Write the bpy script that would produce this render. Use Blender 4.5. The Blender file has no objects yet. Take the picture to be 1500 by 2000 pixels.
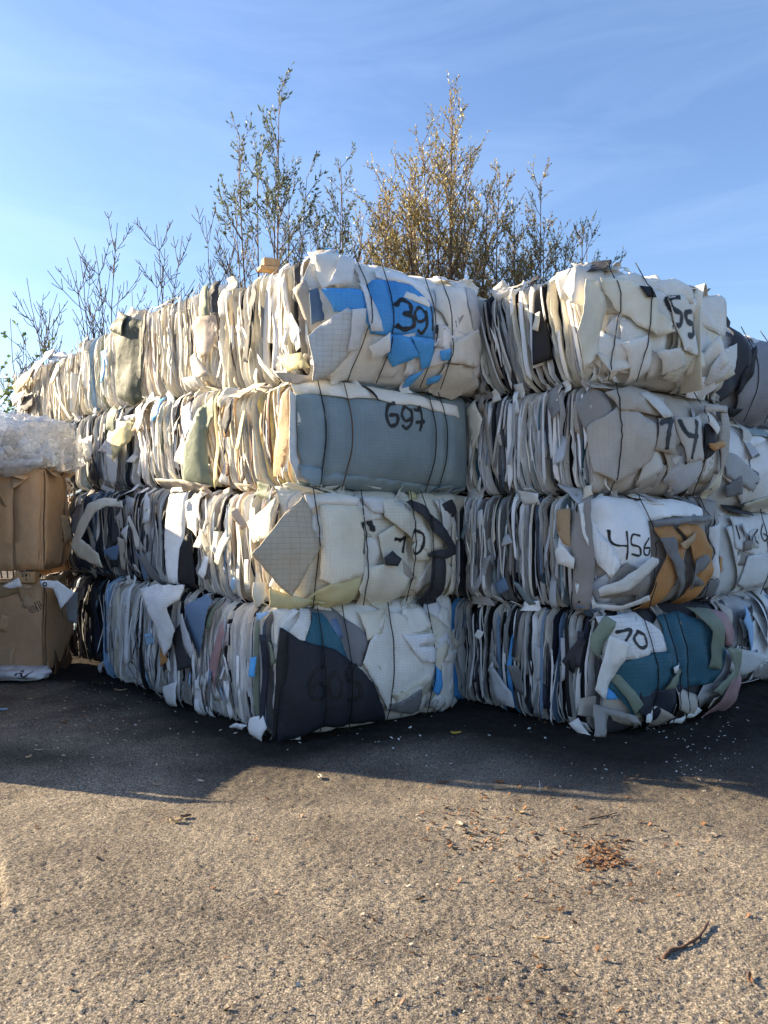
import bpy, math, random
import numpy as np
from mathutils import Vector, geometry
from mathutils.bvhtree import BVHTree

# ------------------------------------------------------------------ camera, light
S = bpy.context.scene
COL = S.collection
EYE = 1.65; FPX = 1550.0
cam_d = bpy.data.cameras.new('camera'); cam = bpy.data.objects.new('camera', cam_d); COL.objects.link(cam)
cam.location = (0, 0, EYE); cam.rotation_euler = (math.radians(90), 0, 0)
cam_d.sensor_fit = 'HORIZONTAL'; cam_d.sensor_width = 36; cam_d.lens = 36*FPX/1500
cam_d.clip_start = 0.05; cam_d.clip_end = 3000
S.camera = cam
SUN_EL = math.radians(21.5); SUN_TH = math.radians(17.5)      # light runs to +X and slightly to the camera
sun_vec = Vector((-math.cos(SUN_TH)*math.cos(SUN_EL), math.sin(SUN_TH)*math.cos(SUN_EL), math.sin(SUN_EL)))
W = bpy.data.worlds.new('World'); S.world = W; W.use_nodes = True
nt = W.node_tree; nt.nodes.clear()
sky = nt.nodes.new('ShaderNodeTexSky'); sky.sky_type = 'NISHITA'; sky.sun_disc = False
sky.sun_elevation = SUN_EL; sky.sun_rotation = math.atan2(sun_vec.x, sun_vec.y)
sky.altitude = 50; sky.air_density = 1.15; sky.dust_density = 0.9; sky.ozone_density = 3.0
tc = nt.nodes.new('ShaderNodeTexCoord')
mp = nt.nodes.new('ShaderNodeMapping'); mp.inputs['Scale'].default_value = (1.6, 1.0, 7.0); mp.inputs['Rotation'].default_value = (0.15, 0.25, 0.3)
nz = nt.nodes.new('ShaderNodeTexNoise'); nz.inputs['Scale'].default_value = 1.7; nz.inputs['Detail'].default_value = 7; nz.inputs['Roughness'].default_value = 0.6; nz.inputs['Distortion'].default_value = 0.6
rp = nt.nodes.new('ShaderNodeValToRGB'); rp.color_ramp.elements[0].position = 0.42; rp.color_ramp.elements[0].color = (0, 0, 0, 1); rp.color_ramp.elements[1].position = 0.85; rp.color_ramp.elements[1].color = (0.13, 0.13, 0.13, 1)
mx = nt.nodes.new('ShaderNodeMixRGB'); mx.inputs[2].default_value = (6.2, 7.2, 8.2, 1)
bg = nt.nodes.new('ShaderNodeBackground'); bg.inputs['Strength'].default_value = 0.09
wo = nt.nodes.new('ShaderNodeOutputWorld')
L = nt.links.new
tint = nt.nodes.new('ShaderNodeMixRGB'); tint.blend_type = 'MULTIPLY'; tint.inputs[0].default_value = 1; tint.inputs[2].default_value = (.78, .81, .92, 1)
L(tc.outputs['Generated'], mp.inputs['Vector']); L(mp.outputs[0], nz.inputs['Vector']); L(nz.outputs['Fac'], rp.inputs[0])
L(rp.outputs[0], mx.inputs[0]); L(sky.outputs[0], mx.inputs[1]); L(mx.outputs[0], tint.inputs[1]); L(tint.outputs[0], bg.inputs['Color']); L(bg.outputs[0], wo.inputs['Surface'])
sd = bpy.data.lights.new('sun', 'SUN'); so = bpy.data.objects.new('sun', sd); COL.objects.link(so)
sd.energy = 5.0; sd.angle = math.radians(0.53); sd.color = (1.0, 0.81, 0.55)
so.rotation_euler = sun_vec.to_track_quat('Z', 'Y').to_euler(); so.location = (-20, 10, 20)
S.view_settings.view_transform = 'Standard'; S.view_settings.look = 'None'
S.view_settings.exposure = 1.68; S.view_settings.gamma = 1.0; S.view_settings.use_curve_mapping = False

# ------------------------------------------------------------------ numeric helpers
rnd = random.Random(11)
def hsh(i, j, k, s):
    n = (i.astype(np.int64)*374761393 + j.astype(np.int64)*668265263 + k.astype(np.int64)*2147483647 + s*1274126177) & 0xffffffff
    n = ((n ^ (n >> 13))*1274126177) & 0xffffffff
    n = ((n ^ (n >> 16))*2246822519) & 0xffffffff
    return ((n ^ (n >> 15)) & 0xffffff)/float(0xffffff)
def vn(x, y, z, s=0):
    x, y, z = np.broadcast_arrays(np.asarray(x, float), np.asarray(y, float), np.asarray(z, float))
    xi, yi, zi = np.floor(x), np.floor(y), np.floor(z)
    fx, fy, fz = x-xi, y-yi, z-zi
    fx = fx*fx*(3-2*fx); fy = fy*fy*(3-2*fy); fz = fz*fz*(3-2*fz)
    r = 0
    for a in (0, 1):
        for b in (0, 1):
            for c in (0, 1):
                w = (fx if a else 1-fx)*(fy if b else 1-fy)*(fz if c else 1-fz)
                r = r + w*hsh(xi+a, yi+b, zi+c, s)
    return r*2-1
def tri(x): return np.abs((x % 2)-1)*2-1
def crumple(x, y, seed, f=4.0, n=4):
    r = random.Random(seed); h = 0; wsum = 0
    wx = x+0.12*vn(x*3, y*3, 0.5, seed); wy = y+0.12*vn(x*3, y*3, 7.5, seed+1)
    for k in range(n):
        an = r.random()*math.pi; ff = f*(0.5+r.random()*1.3)*(1.25**k); ph = r.random()*2; w = 1/(1.2**k)
        h = h + w*tri((wx*math.cos(an)+wy*math.sin(an))*ff+ph)*(0.5+0.5*vn(x*2, y*2, k, seed+5))
        wsum += w
    return h/wsum*1.4

# ------------------------------------------------------------------ materials
def nodes(m):
    m.use_nodes = True; t = m.node_tree; return t, t.nodes, t.links.new, t.nodes['Principled BSDF']
MATS = {}
CL = dict(white=(.88,.88,.875), ivory=(.85,.825,.76), cream=(.80,.755,.62), milk=(.77,.77,.745), lgrey=(.50,.51,.53), taupe=(.33,.305,.28), beige=(.50,.45,.39),
          grey=(.20,.20,.205), charcoal=(.042,.044,.052), black=(.014,.014,.016), navy=(.022,.027,.045), slate=(.245,.315,.34), blue=(.09,.38,.80),
          sky=(.32,.52,.76), steel=(.14,.22,.34), sage=(.20,.235,.175), teal=(.03,.12,.17), pink=(.42,.26,.27), blush=(.62,.51,.42), tan=(.52,.36,.21),
          orange=(.50,.25,.09), brown=(.15,.08,.045), card=(.60,.385,.215), ink=(.016,.018,.025), buff=(.62,.53,.40), wood=(.50,.32,.16), moss=(.075,.09,.07), lav=(.30,.30,.33), yellow=(.62,.55,.30))
def fabric(name, grid=False):
    key = name+('_scrim' if grid else '')
    if key in MATS: return MATS[key]
    c = CL[name]; m = bpy.data.materials.new(key); MATS[key] = m
    t, N, K, p = nodes(m)
    tcn = N.new('ShaderNodeTexCoord'); oi = N.new('ShaderNodeObjectInfo')
    n1 = N.new('ShaderNodeTexNoise'); n1.inputs['Scale'].default_value = 3.5; n1.inputs['Detail'].default_value = 5; n1.inputs['Roughness'].default_value = .65
    off = N.new('ShaderNodeVectorMath'); off.operation = 'ADD'
    K(tcn.outputs['Object'], off.inputs[0]); K(oi.outputs['Random'], off.inputs[1])
    K(off.outputs[0], n1.inputs['Vector'])
    mr = N.new('ShaderNodeMapRange'); mr.inputs['From Min'].default_value = .3; mr.inputs['From Max'].default_value = .75; mr.inputs['To Min'].default_value = 1.04; mr.inputs['To Max'].default_value = .80
    K(n1.outputs['Fac'], mr.inputs['Value'])
    rr = N.new('ShaderNodeMapRange'); rr.inputs['To Min'].default_value = .86; rr.inputs['To Max'].default_value = 1.1; K(oi.outputs['Random'], rr.inputs['Value'])
    mu = N.new('ShaderNodeMath'); mu.operation = 'MULTIPLY'; K(mr.outputs[0], mu.inputs[0]); K(rr.outputs[0], mu.inputs[1])
    # a drift of hue towards a weathered tone, per sheet and per stain
    drift = N.new('ShaderNodeMixRGB'); drift.inputs[1].default_value = (*c, 1)
    drift.inputs[2].default_value = (c[0]*.92, c[1]*.80, c[2]*.60, 1) if c[0] > .3 else (c[0]*1.4+.006, c[1]*1.35+.005, c[2]*1.2+.004, 1)
    n2 = N.new('ShaderNodeTexNoise'); n2.inputs['Scale'].default_value = 1.6; n2.inputs['Detail'].default_value = 6; n2.inputs['Roughness'].default_value = .7
    K(off.outputs[0], n2.inputs['Vector'])
    r2 = N.new('ShaderNodeMapRange'); r2.inputs['From Min'].default_value = .45; r2.inputs['From Max'].default_value = .75; r2.inputs['To Max'].default_value = .55 if c[0] > .3 else .8
    K(n2.outputs['Fac'], r2.inputs['Value']); K(r2.outputs[0], drift.inputs[0])
    cm = N.new('ShaderNodeVectorMath'); cm.operation = 'SCALE'; K(drift.outputs[0], cm.inputs[0]); K(mu.outputs[0], cm.inputs['Scale'])
    last = cm.outputs[0]
    b1 = N.new('ShaderNodeBump'); b1.inputs['Strength'].default_value = .30; b1.inputs['Distance'].default_value = .02
    wv = N.new('ShaderNodeTexNoise'); wv.inputs['Scale'].default_value = 11; wv.inputs['Detail'].default_value = 6; wv.inputs['Roughness'].default_value = .6; wv.inputs['Distortion'].default_value = 1.2
    K(off.outputs[0], wv.inputs['Vector']); K(wv.outputs['Fac'], b1.inputs['Height'])
    rg = N.new('ShaderNodeTexNoise'); rg.noise_type = 'RIDGED_MULTIFRACTAL'; rg.inputs['Scale'].default_value = 3.2; rg.inputs['Detail'].default_value = 4; rg.inputs['Roughness'].default_value = .5; rg.inputs['Distortion'].default_value = .5
    K(off.outputs[0], rg.inputs['Vector'])
    b0 = N.new('ShaderNodeBump'); b0.inputs['Strength'].default_value = .35; b0.inputs['Distance'].default_value = .022; K(rg.outputs['Fac'], b0.inputs['Height']); K(b0.outputs[0], b1.inputs['Normal'])
    nb = b1
    if grid:
        uv = N.new('ShaderNodeUVMap')
        br = N.new('ShaderNodeTexBrick'); br.offset = 0; br.squash = 1
        br.inputs['Scale'].default_value = 1; br.inputs['Brick Width'].default_value = .042; br.inputs['Row Height'].default_value = .030
        br.inputs['Mortar Size'].default_value = .0018; br.inputs['Mortar Smooth'].default_value = .6
        dn = N.new('ShaderNodeTexNoise'); dn.inputs['Scale'].default_value = 4; K(uv.outputs[0], dn.inputs['Vector'])
        ds = N.new('ShaderNodeVectorMath'); ds.operation = 'SCALE'; ds.inputs['Scale'].default_value = .03; K(dn.outputs['Color'], ds.inputs[0])
        da = N.new('ShaderNodeVectorMath'); K(uv.outputs[0], da.inputs[0]); K(ds.outputs[0], da.inputs[1])
        gs = N.new('ShaderNodeMapRange'); gs.inputs['To Min'].default_value = .75; gs.inputs['To Max'].default_value = 1.7; K(oi.outputs['Random'], gs.inputs['Value'])
        gv = N.new('ShaderNodeVectorMath'); gv.operation = 'SCALE'; K(da.outputs[0], gv.inputs[0]); K(gs.outputs[0], gv.inputs['Scale']); K(gv.outputs[0], br.inputs['Vector'])
        dk = N.new('ShaderNodeMixRGB'); dk.blend_type = 'MULTIPLY'; dk.inputs[2].default_value = (.60, .62, .64, 1)
        fm = N.new('ShaderNodeMath'); fm.operation = 'MULTIPLY'; fm.inputs[1].default_value = .5; K(br.outputs['Fac'], fm.inputs[0])
        K(fm.outputs[0], dk.inputs[0]); K(last, dk.inputs[1]); last = dk.outputs[0]
        b2 = N.new('ShaderNodeBump'); b2.inputs['Strength'].default_value = .5; b2.inputs['Distance'].default_value = .004; b2.invert = True
        K(br.outputs['Fac'], b2.inputs['Height']); K(b1.outputs[0], b2.inputs['Normal']); nb = b2
    b3 = N.new('ShaderNodeBump'); b3.inputs['Strength'].default_value = .18; b3.inputs['Distance'].default_value = .003
    fn = N.new('ShaderNodeTexNoise'); fn.inputs['Scale'].default_value = 160; fn.inputs['Detail'].default_value = 3
    K(tcn.outputs['Object'], fn.inputs['Vector']); K(fn.outputs['Fac'], b3.inputs['Height']); K(nb.outputs[0], b3.inputs['Normal'])
    K(b3.outputs[0], p.inputs['Normal']); K(last, p.inputs['Base Color'])
    p.inputs['Roughness'].default_value = .62; p.inputs['Specular IOR Level'].default_value = .35
    return m
def simple(name, c, rough=.7, metal=0., bump=0., scale=40., var=.35, vscale=6.):
    if name in MATS: return MATS[name]
    m = bpy.data.materials.new(name); MATS[name] = m
    t, N, K, p = nodes(m)
    tcn = N.new('ShaderNodeTexCoord'); n = N.new('ShaderNodeTexNoise'); n.inputs['Scale'].default_value = vscale; n.inputs['Detail'].default_value = 6
    K(tcn.outputs['Object'], n.inputs['Vector'])
    mr = N.new('ShaderNodeMapRange'); mr.inputs['From Min'].default_value = .3; mr.inputs['From Max'].default_value = .7; mr.inputs['To Min'].default_value = 1-var; mr.inputs['To Max'].default_value = 1+var
    K(n.outputs['Fac'], mr.inputs['Value'])
    cm = N.new('ShaderNodeVectorMath'); cm.operation = 'SCALE'; cm.inputs[0].default_value = c; K(mr.outputs[0], cm.inputs['Scale']); K(cm.outputs[0], p.inputs['Base Color'])
    if bump:
        b = N.new('ShaderNodeBump'); b.inputs['Strength'].default_value = bump; b.inputs['Distance'].default_value = .01
        f = N.new('ShaderNodeTexNoise'); f.inputs['Scale'].default_value = scale; f.inputs['Detail'].default_value = 5
        K(tcn.outputs['Object'], f.inputs['Vector']); K(f.outputs['Fac'], b.inputs['Height']); K(b.outputs[0], p.inputs['Normal'])
    p.inputs['Roughness'].default_value = rough; p.inputs['Metallic'].default_value = metal
    return m
def paint_mat(name, c, dens=1.0):
    if name in MATS: return MATS[name]
    m = bpy.data.materials.new(name); MATS[name] = m
    t, N, K, p = nodes(m)
    at = N.new('ShaderNodeAttribute'); at.attribute_name = 'fade'
    tcn = N.new('ShaderNodeTexCoord'); n = N.new('ShaderNodeTexNoise'); n.inputs['Scale'].default_value = 45; n.inputs['Detail'].default_value = 4
    K(tcn.outputs['Object'], n.inputs['Vector'])
    a = N.new('ShaderNodeMath'); a.operation = 'MULTIPLY_ADD'; K(n.outputs['Fac'], a.inputs[0]); a.inputs[1].default_value = .9; a.inputs[2].default_value = -.5
    s = N.new('ShaderNodeMath'); K(at.outputs['Fac'], s.inputs[0]); K(a.outputs[0], s.inputs[1])
    r = N.new('ShaderNodeMapRange'); r.inputs['From Min'].default_value = .18; r.inputs['From Max'].default_value = .62; r.inputs['To Max'].default_value = dens; K(s.outputs[0], r.inputs['Value'])
    K(r.outputs[0], p.inputs['Alpha']); p.inputs['Base Color'].default_value = (*c, 1); p.inputs['Roughness'].default_value = .6
    return m
M_WIRE = simple('tie_wire_steel', (.03, .028, .027), .5, .6)
M_RUST = simple('rusty_wire', (.16, .075, .03), .8, .2)
M_CORE = simple('gap_shade_core', (.018, .017, .017), .9, 0, .4, 30)  # near-black, so the gaps between the sheets look shaded
M_PAINT = paint_mat('spray_paint_black', (.008, .008, .010))
M_PRINT = paint_mat('printed_ink', (.02, .018, .016))

# ------------------------------------------------------------------ object helpers
def mesh_obj(name, verts, faces, mat, parent=None, org=(0,0,0), smooth=True, uvs=None, fade=None):
    me = bpy.data.meshes.new(name)
    V = np.asarray(verts, float).reshape(-1, 3)-np.asarray(org, float)
    me.from_pydata(V.tolist(), [], faces if isinstance(faces, list) else faces.tolist())
    if uvs is not None:
        ul = me.uv_layers.new(name='UVMap'); li = np.zeros(len(me.loops), np.int32); me.loops.foreach_get('vertex_index', li)
        ul.data.foreach_set('uv', np.asarray(uvs, np.float32)[li].ravel())
    if fade is not None:
        at = me.attributes.new('fade', 'FLOAT', 'POINT'); at.data.foreach_set('value', np.asarray(fade, np.float32))
    if smooth: me.polygons.foreach_set('use_smooth', [True]*len(me.polygons))
    me.materials.append(mat); me.update()
    o = bpy.data.objects.new(name, me); COL.objects.link(o)
    if parent is not None: o.parent = parent
    else: o.location = org
    return o
def empty(name, loc, label, cat, group=None):
    o = bpy.data.objects.new(name, None); COL.objects.link(o); o.location = loc; o.empty_display_size = .2
    o['label'] = label; o['category'] = cat
    if group: o['group'] = group
    return o
def grid_faces(nu, nv):
    i, j = np.meshgrid(np.arange(nu), np.arange(nv), indexing='ij'); a = (i*(nv+1)+j).ravel()
    return np.stack([a, a+nv+1, a+nv+2, a+1], 1)
def grid_normals(P):
    du = np.gradient(P, axis=0); dv = np.gradient(P, axis=1); n = np.cross(du, dv)
    return n/np.maximum(np.linalg.norm(n, axis=2, keepdims=True), 1e-9)
def solid_grid(P, t):
    nu, nv = P.shape[0]-1, P.shape[1]-1; N = grid_normals(P); B = P-N*t
    V = np.concatenate([P.reshape(-1, 3), B.reshape(-1, 3)]); F = grid_faces(nu, nv); n = (nu+1)*(nv+1)
    fl = F.tolist()+(F[:, ::-1]+n).tolist()
    ring = [(i, 0) for i in range(nu)]+[(nu, j) for j in range(nv)]+[(i, nv) for i in range(nu, 0, -1)]+[(0, j) for j in range(nv, 0, -1)]
    idx = [i*(nv+1)+j for i, j in ring]
    for a, b in zip(idx, idx[1:]+idx[:1]): fl.append([b, a, a+n, b+n])
    return V, fl
def tube(pts, r, k=5):
    P = np.asarray(pts, float); T = np.gradient(P, axis=0); T /= np.maximum(np.linalg.norm(T, axis=1, keepdims=True), 1e-9)
    ref = np.array([0.31, 0.17, 0.93]); ref2 = np.array([1, .1, 0.])
    A = np.cross(T, ref); bad = np.linalg.norm(A, axis=1) < .25; A[bad] = np.cross(T[bad], ref2); A /= np.linalg.norm(A, axis=1, keepdims=True); B = np.cross(T, A)
    r = np.broadcast_to(np.asarray(r, float), (len(P),)); an = np.arange(k)*2*math.pi/k
    V = P[:, None, :]+r[:, None, None]*(np.cos(an)[None, :, None]*A[:, None, :]+np.sin(an)[None, :, None]*B[:, None, :])
    F = []
    for i in range(len(P)-1):
        for j in range(k): F.append([i*k+j, i*k+(j+1) % k, (i+1)*k+(j+1) % k, (i+1)*k+j])
    F.append(list(range(k))[::-1]); F.append([(len(P)-1)*k+j for j in range(k)])
    return V.reshape(-1, 3), F
class Acc:
    def __init__(s): s.v = []; s.f = []; s.n = 0
    def add(s, V, F):
        V = np.asarray(V).reshape(-1, 3); s.v.append(V); s.f += [[i+s.n for i in q] for q in (F if isinstance(F, list) else F.tolist())]; s.n += len(V)
    def obj(s, name, mat, parent=None, org=(0,0,0), smooth=True):
        return mesh_obj(name, np.concatenate(s.v), s.f, mat, parent, org, smooth)

# ------------------------------------------------------------------ a face of a bale: plane + bulge + crumple
class Face:
    def __init__(s, org, along, normal, L, H, bulge, seed, ties=(), rough=.02, edge=.045):
        s.o = np.array(org, float); s.al = np.array((along[0], along[1], 0.)); s.n = np.array((normal[0], normal[1], 0.))
        s.L, s.H, s.B, s.seed, s.ties, s.rough, s.edge = L, H, bulge, seed, ties, rough, edge
        s.bv = []; s.bf = []; s.bn = 0; s.tree = None
    def D(s, a, b):
        x = np.clip(2*a/s.L-1, -1.02, 1.02); y = np.clip(2*b/s.H-1, -1.02, 1.02)
        d = s.B*(1-np.abs(x)**3.2)*(1-np.abs(y)**3.0)-s.edge*(np.abs(y)**14)-s.edge*.8*(np.abs(x)**18)
        for t in s.ties: d = d-.042*np.exp(-((a-t)/.04)**2)
        return d+s.rough*vn(a*2.3, b*2.3, 0, s.seed)+s.rough*.5*crumple(a, b, s.seed, 2.5, 3)
    def pt(s, a, b, d=0.):
        a = np.asarray(a, float); b = np.asarray(b, float); dd = s.D(a, b)+d
        return s.o+a[..., None]*s.al+dd[..., None]*s.n+np.stack([0*a, 0*a, b], -1)
    def px(s, x, y, d=None):            # where a sight line of the photograph meets this face
        d = s.B*.7 if d is None else d
        r = np.array(((x-750)/FPX, 1., -(y-1000)/FPX)); o = s.o+s.n*d; c = np.array((0, 0, EYE))
        t = np.dot(o-c, s.n)/np.dot(r, s.n); q = c+r*t-o
        return float(np.dot(q, s.al)), float(q[2])
    def reg(s, V, F):
        s.bv += V.tolist(); s.bf += [[i+s.bn for i in q] for q in F]; s.bn += len(V)
    def build(s): s.tree = BVHTree.FromPolygons([Vector(v) for v in s.bv], s.bf)
    def surf(s, a, b, lift=.003):
        p = s.o+a*s.al+np.array((0, 0, b)); n = Vector(s.n)
        h = s.tree.ray_cast(Vector(p)+n*.9, -n, 1.4)
        if h[0] is None: return p+s.n*(float(s.D(np.array(a), np.array(b)))+lift), False
        return np.array(h[0])+s.n*lift, True

def patch(face, poly, mat, root, off=.02, lift=(0., 0.), amp=.012, freq=4., th=.004, name='sheet', px=True, g=.038, seed=None, curl=.0, reg=True, label=None, uvrot=0.):
    """a cut sheet with the outline poly lying on the face"""
    seed = seed if seed is not None else rnd.randrange(10**6)
    ab = [face.px(*q) if px else q for q in poly]
    r = random.Random(seed); pts = []
    for (p, q) in zip(ab, ab[1:]+ab[:1]):
        n = max(1, int(math.hypot(q[0]-p[0], q[1]-p[1])/g))
        for i in range(n):
            t = i/n; j = 0 if i == 0 else g*.10
            pts.append((p[0]+(q[0]-p[0])*t+r.uniform(-j, j), p[1]+(q[1]-p[1])*t+r.uniform(-j, j)))
    nb = len(pts); x0, x1 = min(p[0] for p in pts), max(p[0] for p in pts); y0, y1 = min(p[1] for p in pts), max(p[1] for p in pts)
    def inside(x, y):
        c = False; k = nb-1
        for i in range(nb):
            if (pts[i][1] > y) != (pts[k][1] > y) and x < (pts[k][0]-pts[i][0])*(y-pts[i][1])/(pts[k][1]-pts[i][1])+pts[i][0]: c = not c
            k = i
        return c
    bpts = np.array(pts); x = x0+g/2
    while x < x1:
        y = y0+g/2
        while y < y1:
            qx, qy = x+r.uniform(-.2, .2)*g, y+r.uniform(-.2, .2)*g
            if inside(qx, qy) and np.min(np.hypot(bpts[:, 0]-qx, bpts[:, 1]-qy)) > g*.5: pts.append((qx, qy))
            y += g
        x += g
    res = geometry.delaunay_2d_cdt([Vector(p) for p in pts], [], [list(range(nb))], 1, 1e-5)
    vs = np.array([tuple(v) for v in res[0]]); F = [list(f) for f in res[2]]
    if len(F) == 0: return None
    cx, cy = (x0+x1)/2, (y0+y1)/2
    ed = np.array([np.min(np.hypot(bpts[:, 0]-p[0], bpts[:, 1]-p[1])) for p in vs])
    d = off+lift[0]*(vs[:, 0]-cx)+lift[1]*(vs[:, 1]-cy)+amp*1.25*crumple(vs[:, 0], vs[:, 1], seed, freq*1.3)+.004*crumple(vs[:, 0], vs[:, 1], seed+9, 14, 3)+curl*np.exp(-ed/.03)*(vn(vs[:, 0]*4, vs[:, 1]*4, 3, seed))
    P = face.pt(vs[:, 0], vs[:, 1], d); n = len(P)
    V = np.concatenate([P, P-face.n*th])
    # orient triangles to face outward
    out = []
    for f in F:
        nn = np.cross(P[f[1]]-P[f[0]], P[f[2]]-P[f[0]])
        out.append(f if np.dot(nn, face.n) > 0 else f[::-1])
    edges = {}
    for f in out:
        for a, b in zip(f, f[1:]+f[:1]): edges[(a, b)] = 1
    fl = out+[[i+n for i in f[::-1]] for f in out]+[[b, a, a+n, b+n] for (a, b) in edges if (b, a) not in edges]
    if reg: face.reg(P, out)
    ca, sa = math.cos(uvrot), math.sin(uvrot); uv = np.stack([vs[:, 0]*ca-vs[:, 1]*sa, vs[:, 0]*sa+vs[:, 1]*ca], 1)
    o = mesh_obj(name, V, fl, mat, root, tuple(root.location), True, np.concatenate([uv, uv]))
    o.data.polygons.foreach_set('use_smooth', [i < 2*len(out) for i in range(len(fl))])
    if label: o['label'] = label
    return o
def shard(face, ca, cb, w, h, rot, mat, root, off=.03, tilt=(0, 0), amp=.012, seed=0, name='sheet', th=.003, taper=1., fold=True, lim=False):
    """an irregular four-cornered scrap, creased, lying on or sticking out of the face"""
    r = random.Random(seed); nu, nv = max(4, int(w/.04)), max(4, int(h/.05)); nu, nv = min(nu, 9), min(nv, 12)
    s, t = np.meshgrid(np.linspace(-1, 1, nu+1), np.linspace(-1, 1, nv+1), indexing='ij')
    c = [(-1+r.uniform(-.3, .5), -1+r.uniform(-.2, .4)), (1-r.uniform(-.3, .5), -1+r.uniform(-.2, .4)), (1-r.uniform(0, 1-taper+.3), 1+r.uniform(-.4, .2)), (-1+r.uniform(0, 1-taper+.3), 1+r.uniform(-.4, .2))]
    w00, w10, w11, w01 = (1-s)*(1-t)/4, (1+s)*(1-t)/4, (1+s)*(1+t)/4, (1-s)*(1+t)/4
    X = (w00*c[0][0]+w10*c[1][0]+w11*c[2][0]+w01*c[3][0])*w/2; Y = (w00*c[0][1]+w10*c[1][1]+w11*c[2][1]+w01*c[3][1])*h/2
    ca_, sa_ = math.cos(rot), math.sin(rot); A = ca+X*ca_-Y*sa_; B = cb+X*sa_+Y*ca_
    d = off+tilt[0]*X+tilt[1]*Y+amp*crumple(A, B, seed, 5, 3)
    if fold:
        an = r.random()*math.pi; d = d+r.uniform(-.25, .25)*np.abs(X*math.cos(an)+Y*math.sin(an)-r.uniform(-.2, .2)*w)
    d = np.clip(d, -.03, .04+.0*off if (lim and off < .055) else 9.)
    P = face.pt(A, B, d)
    if np.dot(np.cross(P[1, 0]-P[0, 0], P[0, 1]-P[0, 0]), face.n) < 0: P = P[::-1]; A = A[::-1]; B = B[::-1]
    V, F = solid_grid(P, th); face.reg(P.reshape(-1, 3), grid_faces(nu, nv).tolist())
    uv = np.stack([X.ravel(), Y.ravel()], 1)
    o = mesh_obj(name, V, F, mat, root, tuple(root.location), True, np.concatenate([uv, uv])); 
    nf = 2*nu*nv; o.data.polygons.foreach_set('use_smooth', [i < nf for i in range(len(F))])
    return o
def wpick(r, pal):
    ks = list(pal.keys()); t = r.random()*sum(pal.values())
    for k in ks:
        t -= pal[k]
        if t <= 0: return k
    return ks[-1]

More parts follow.
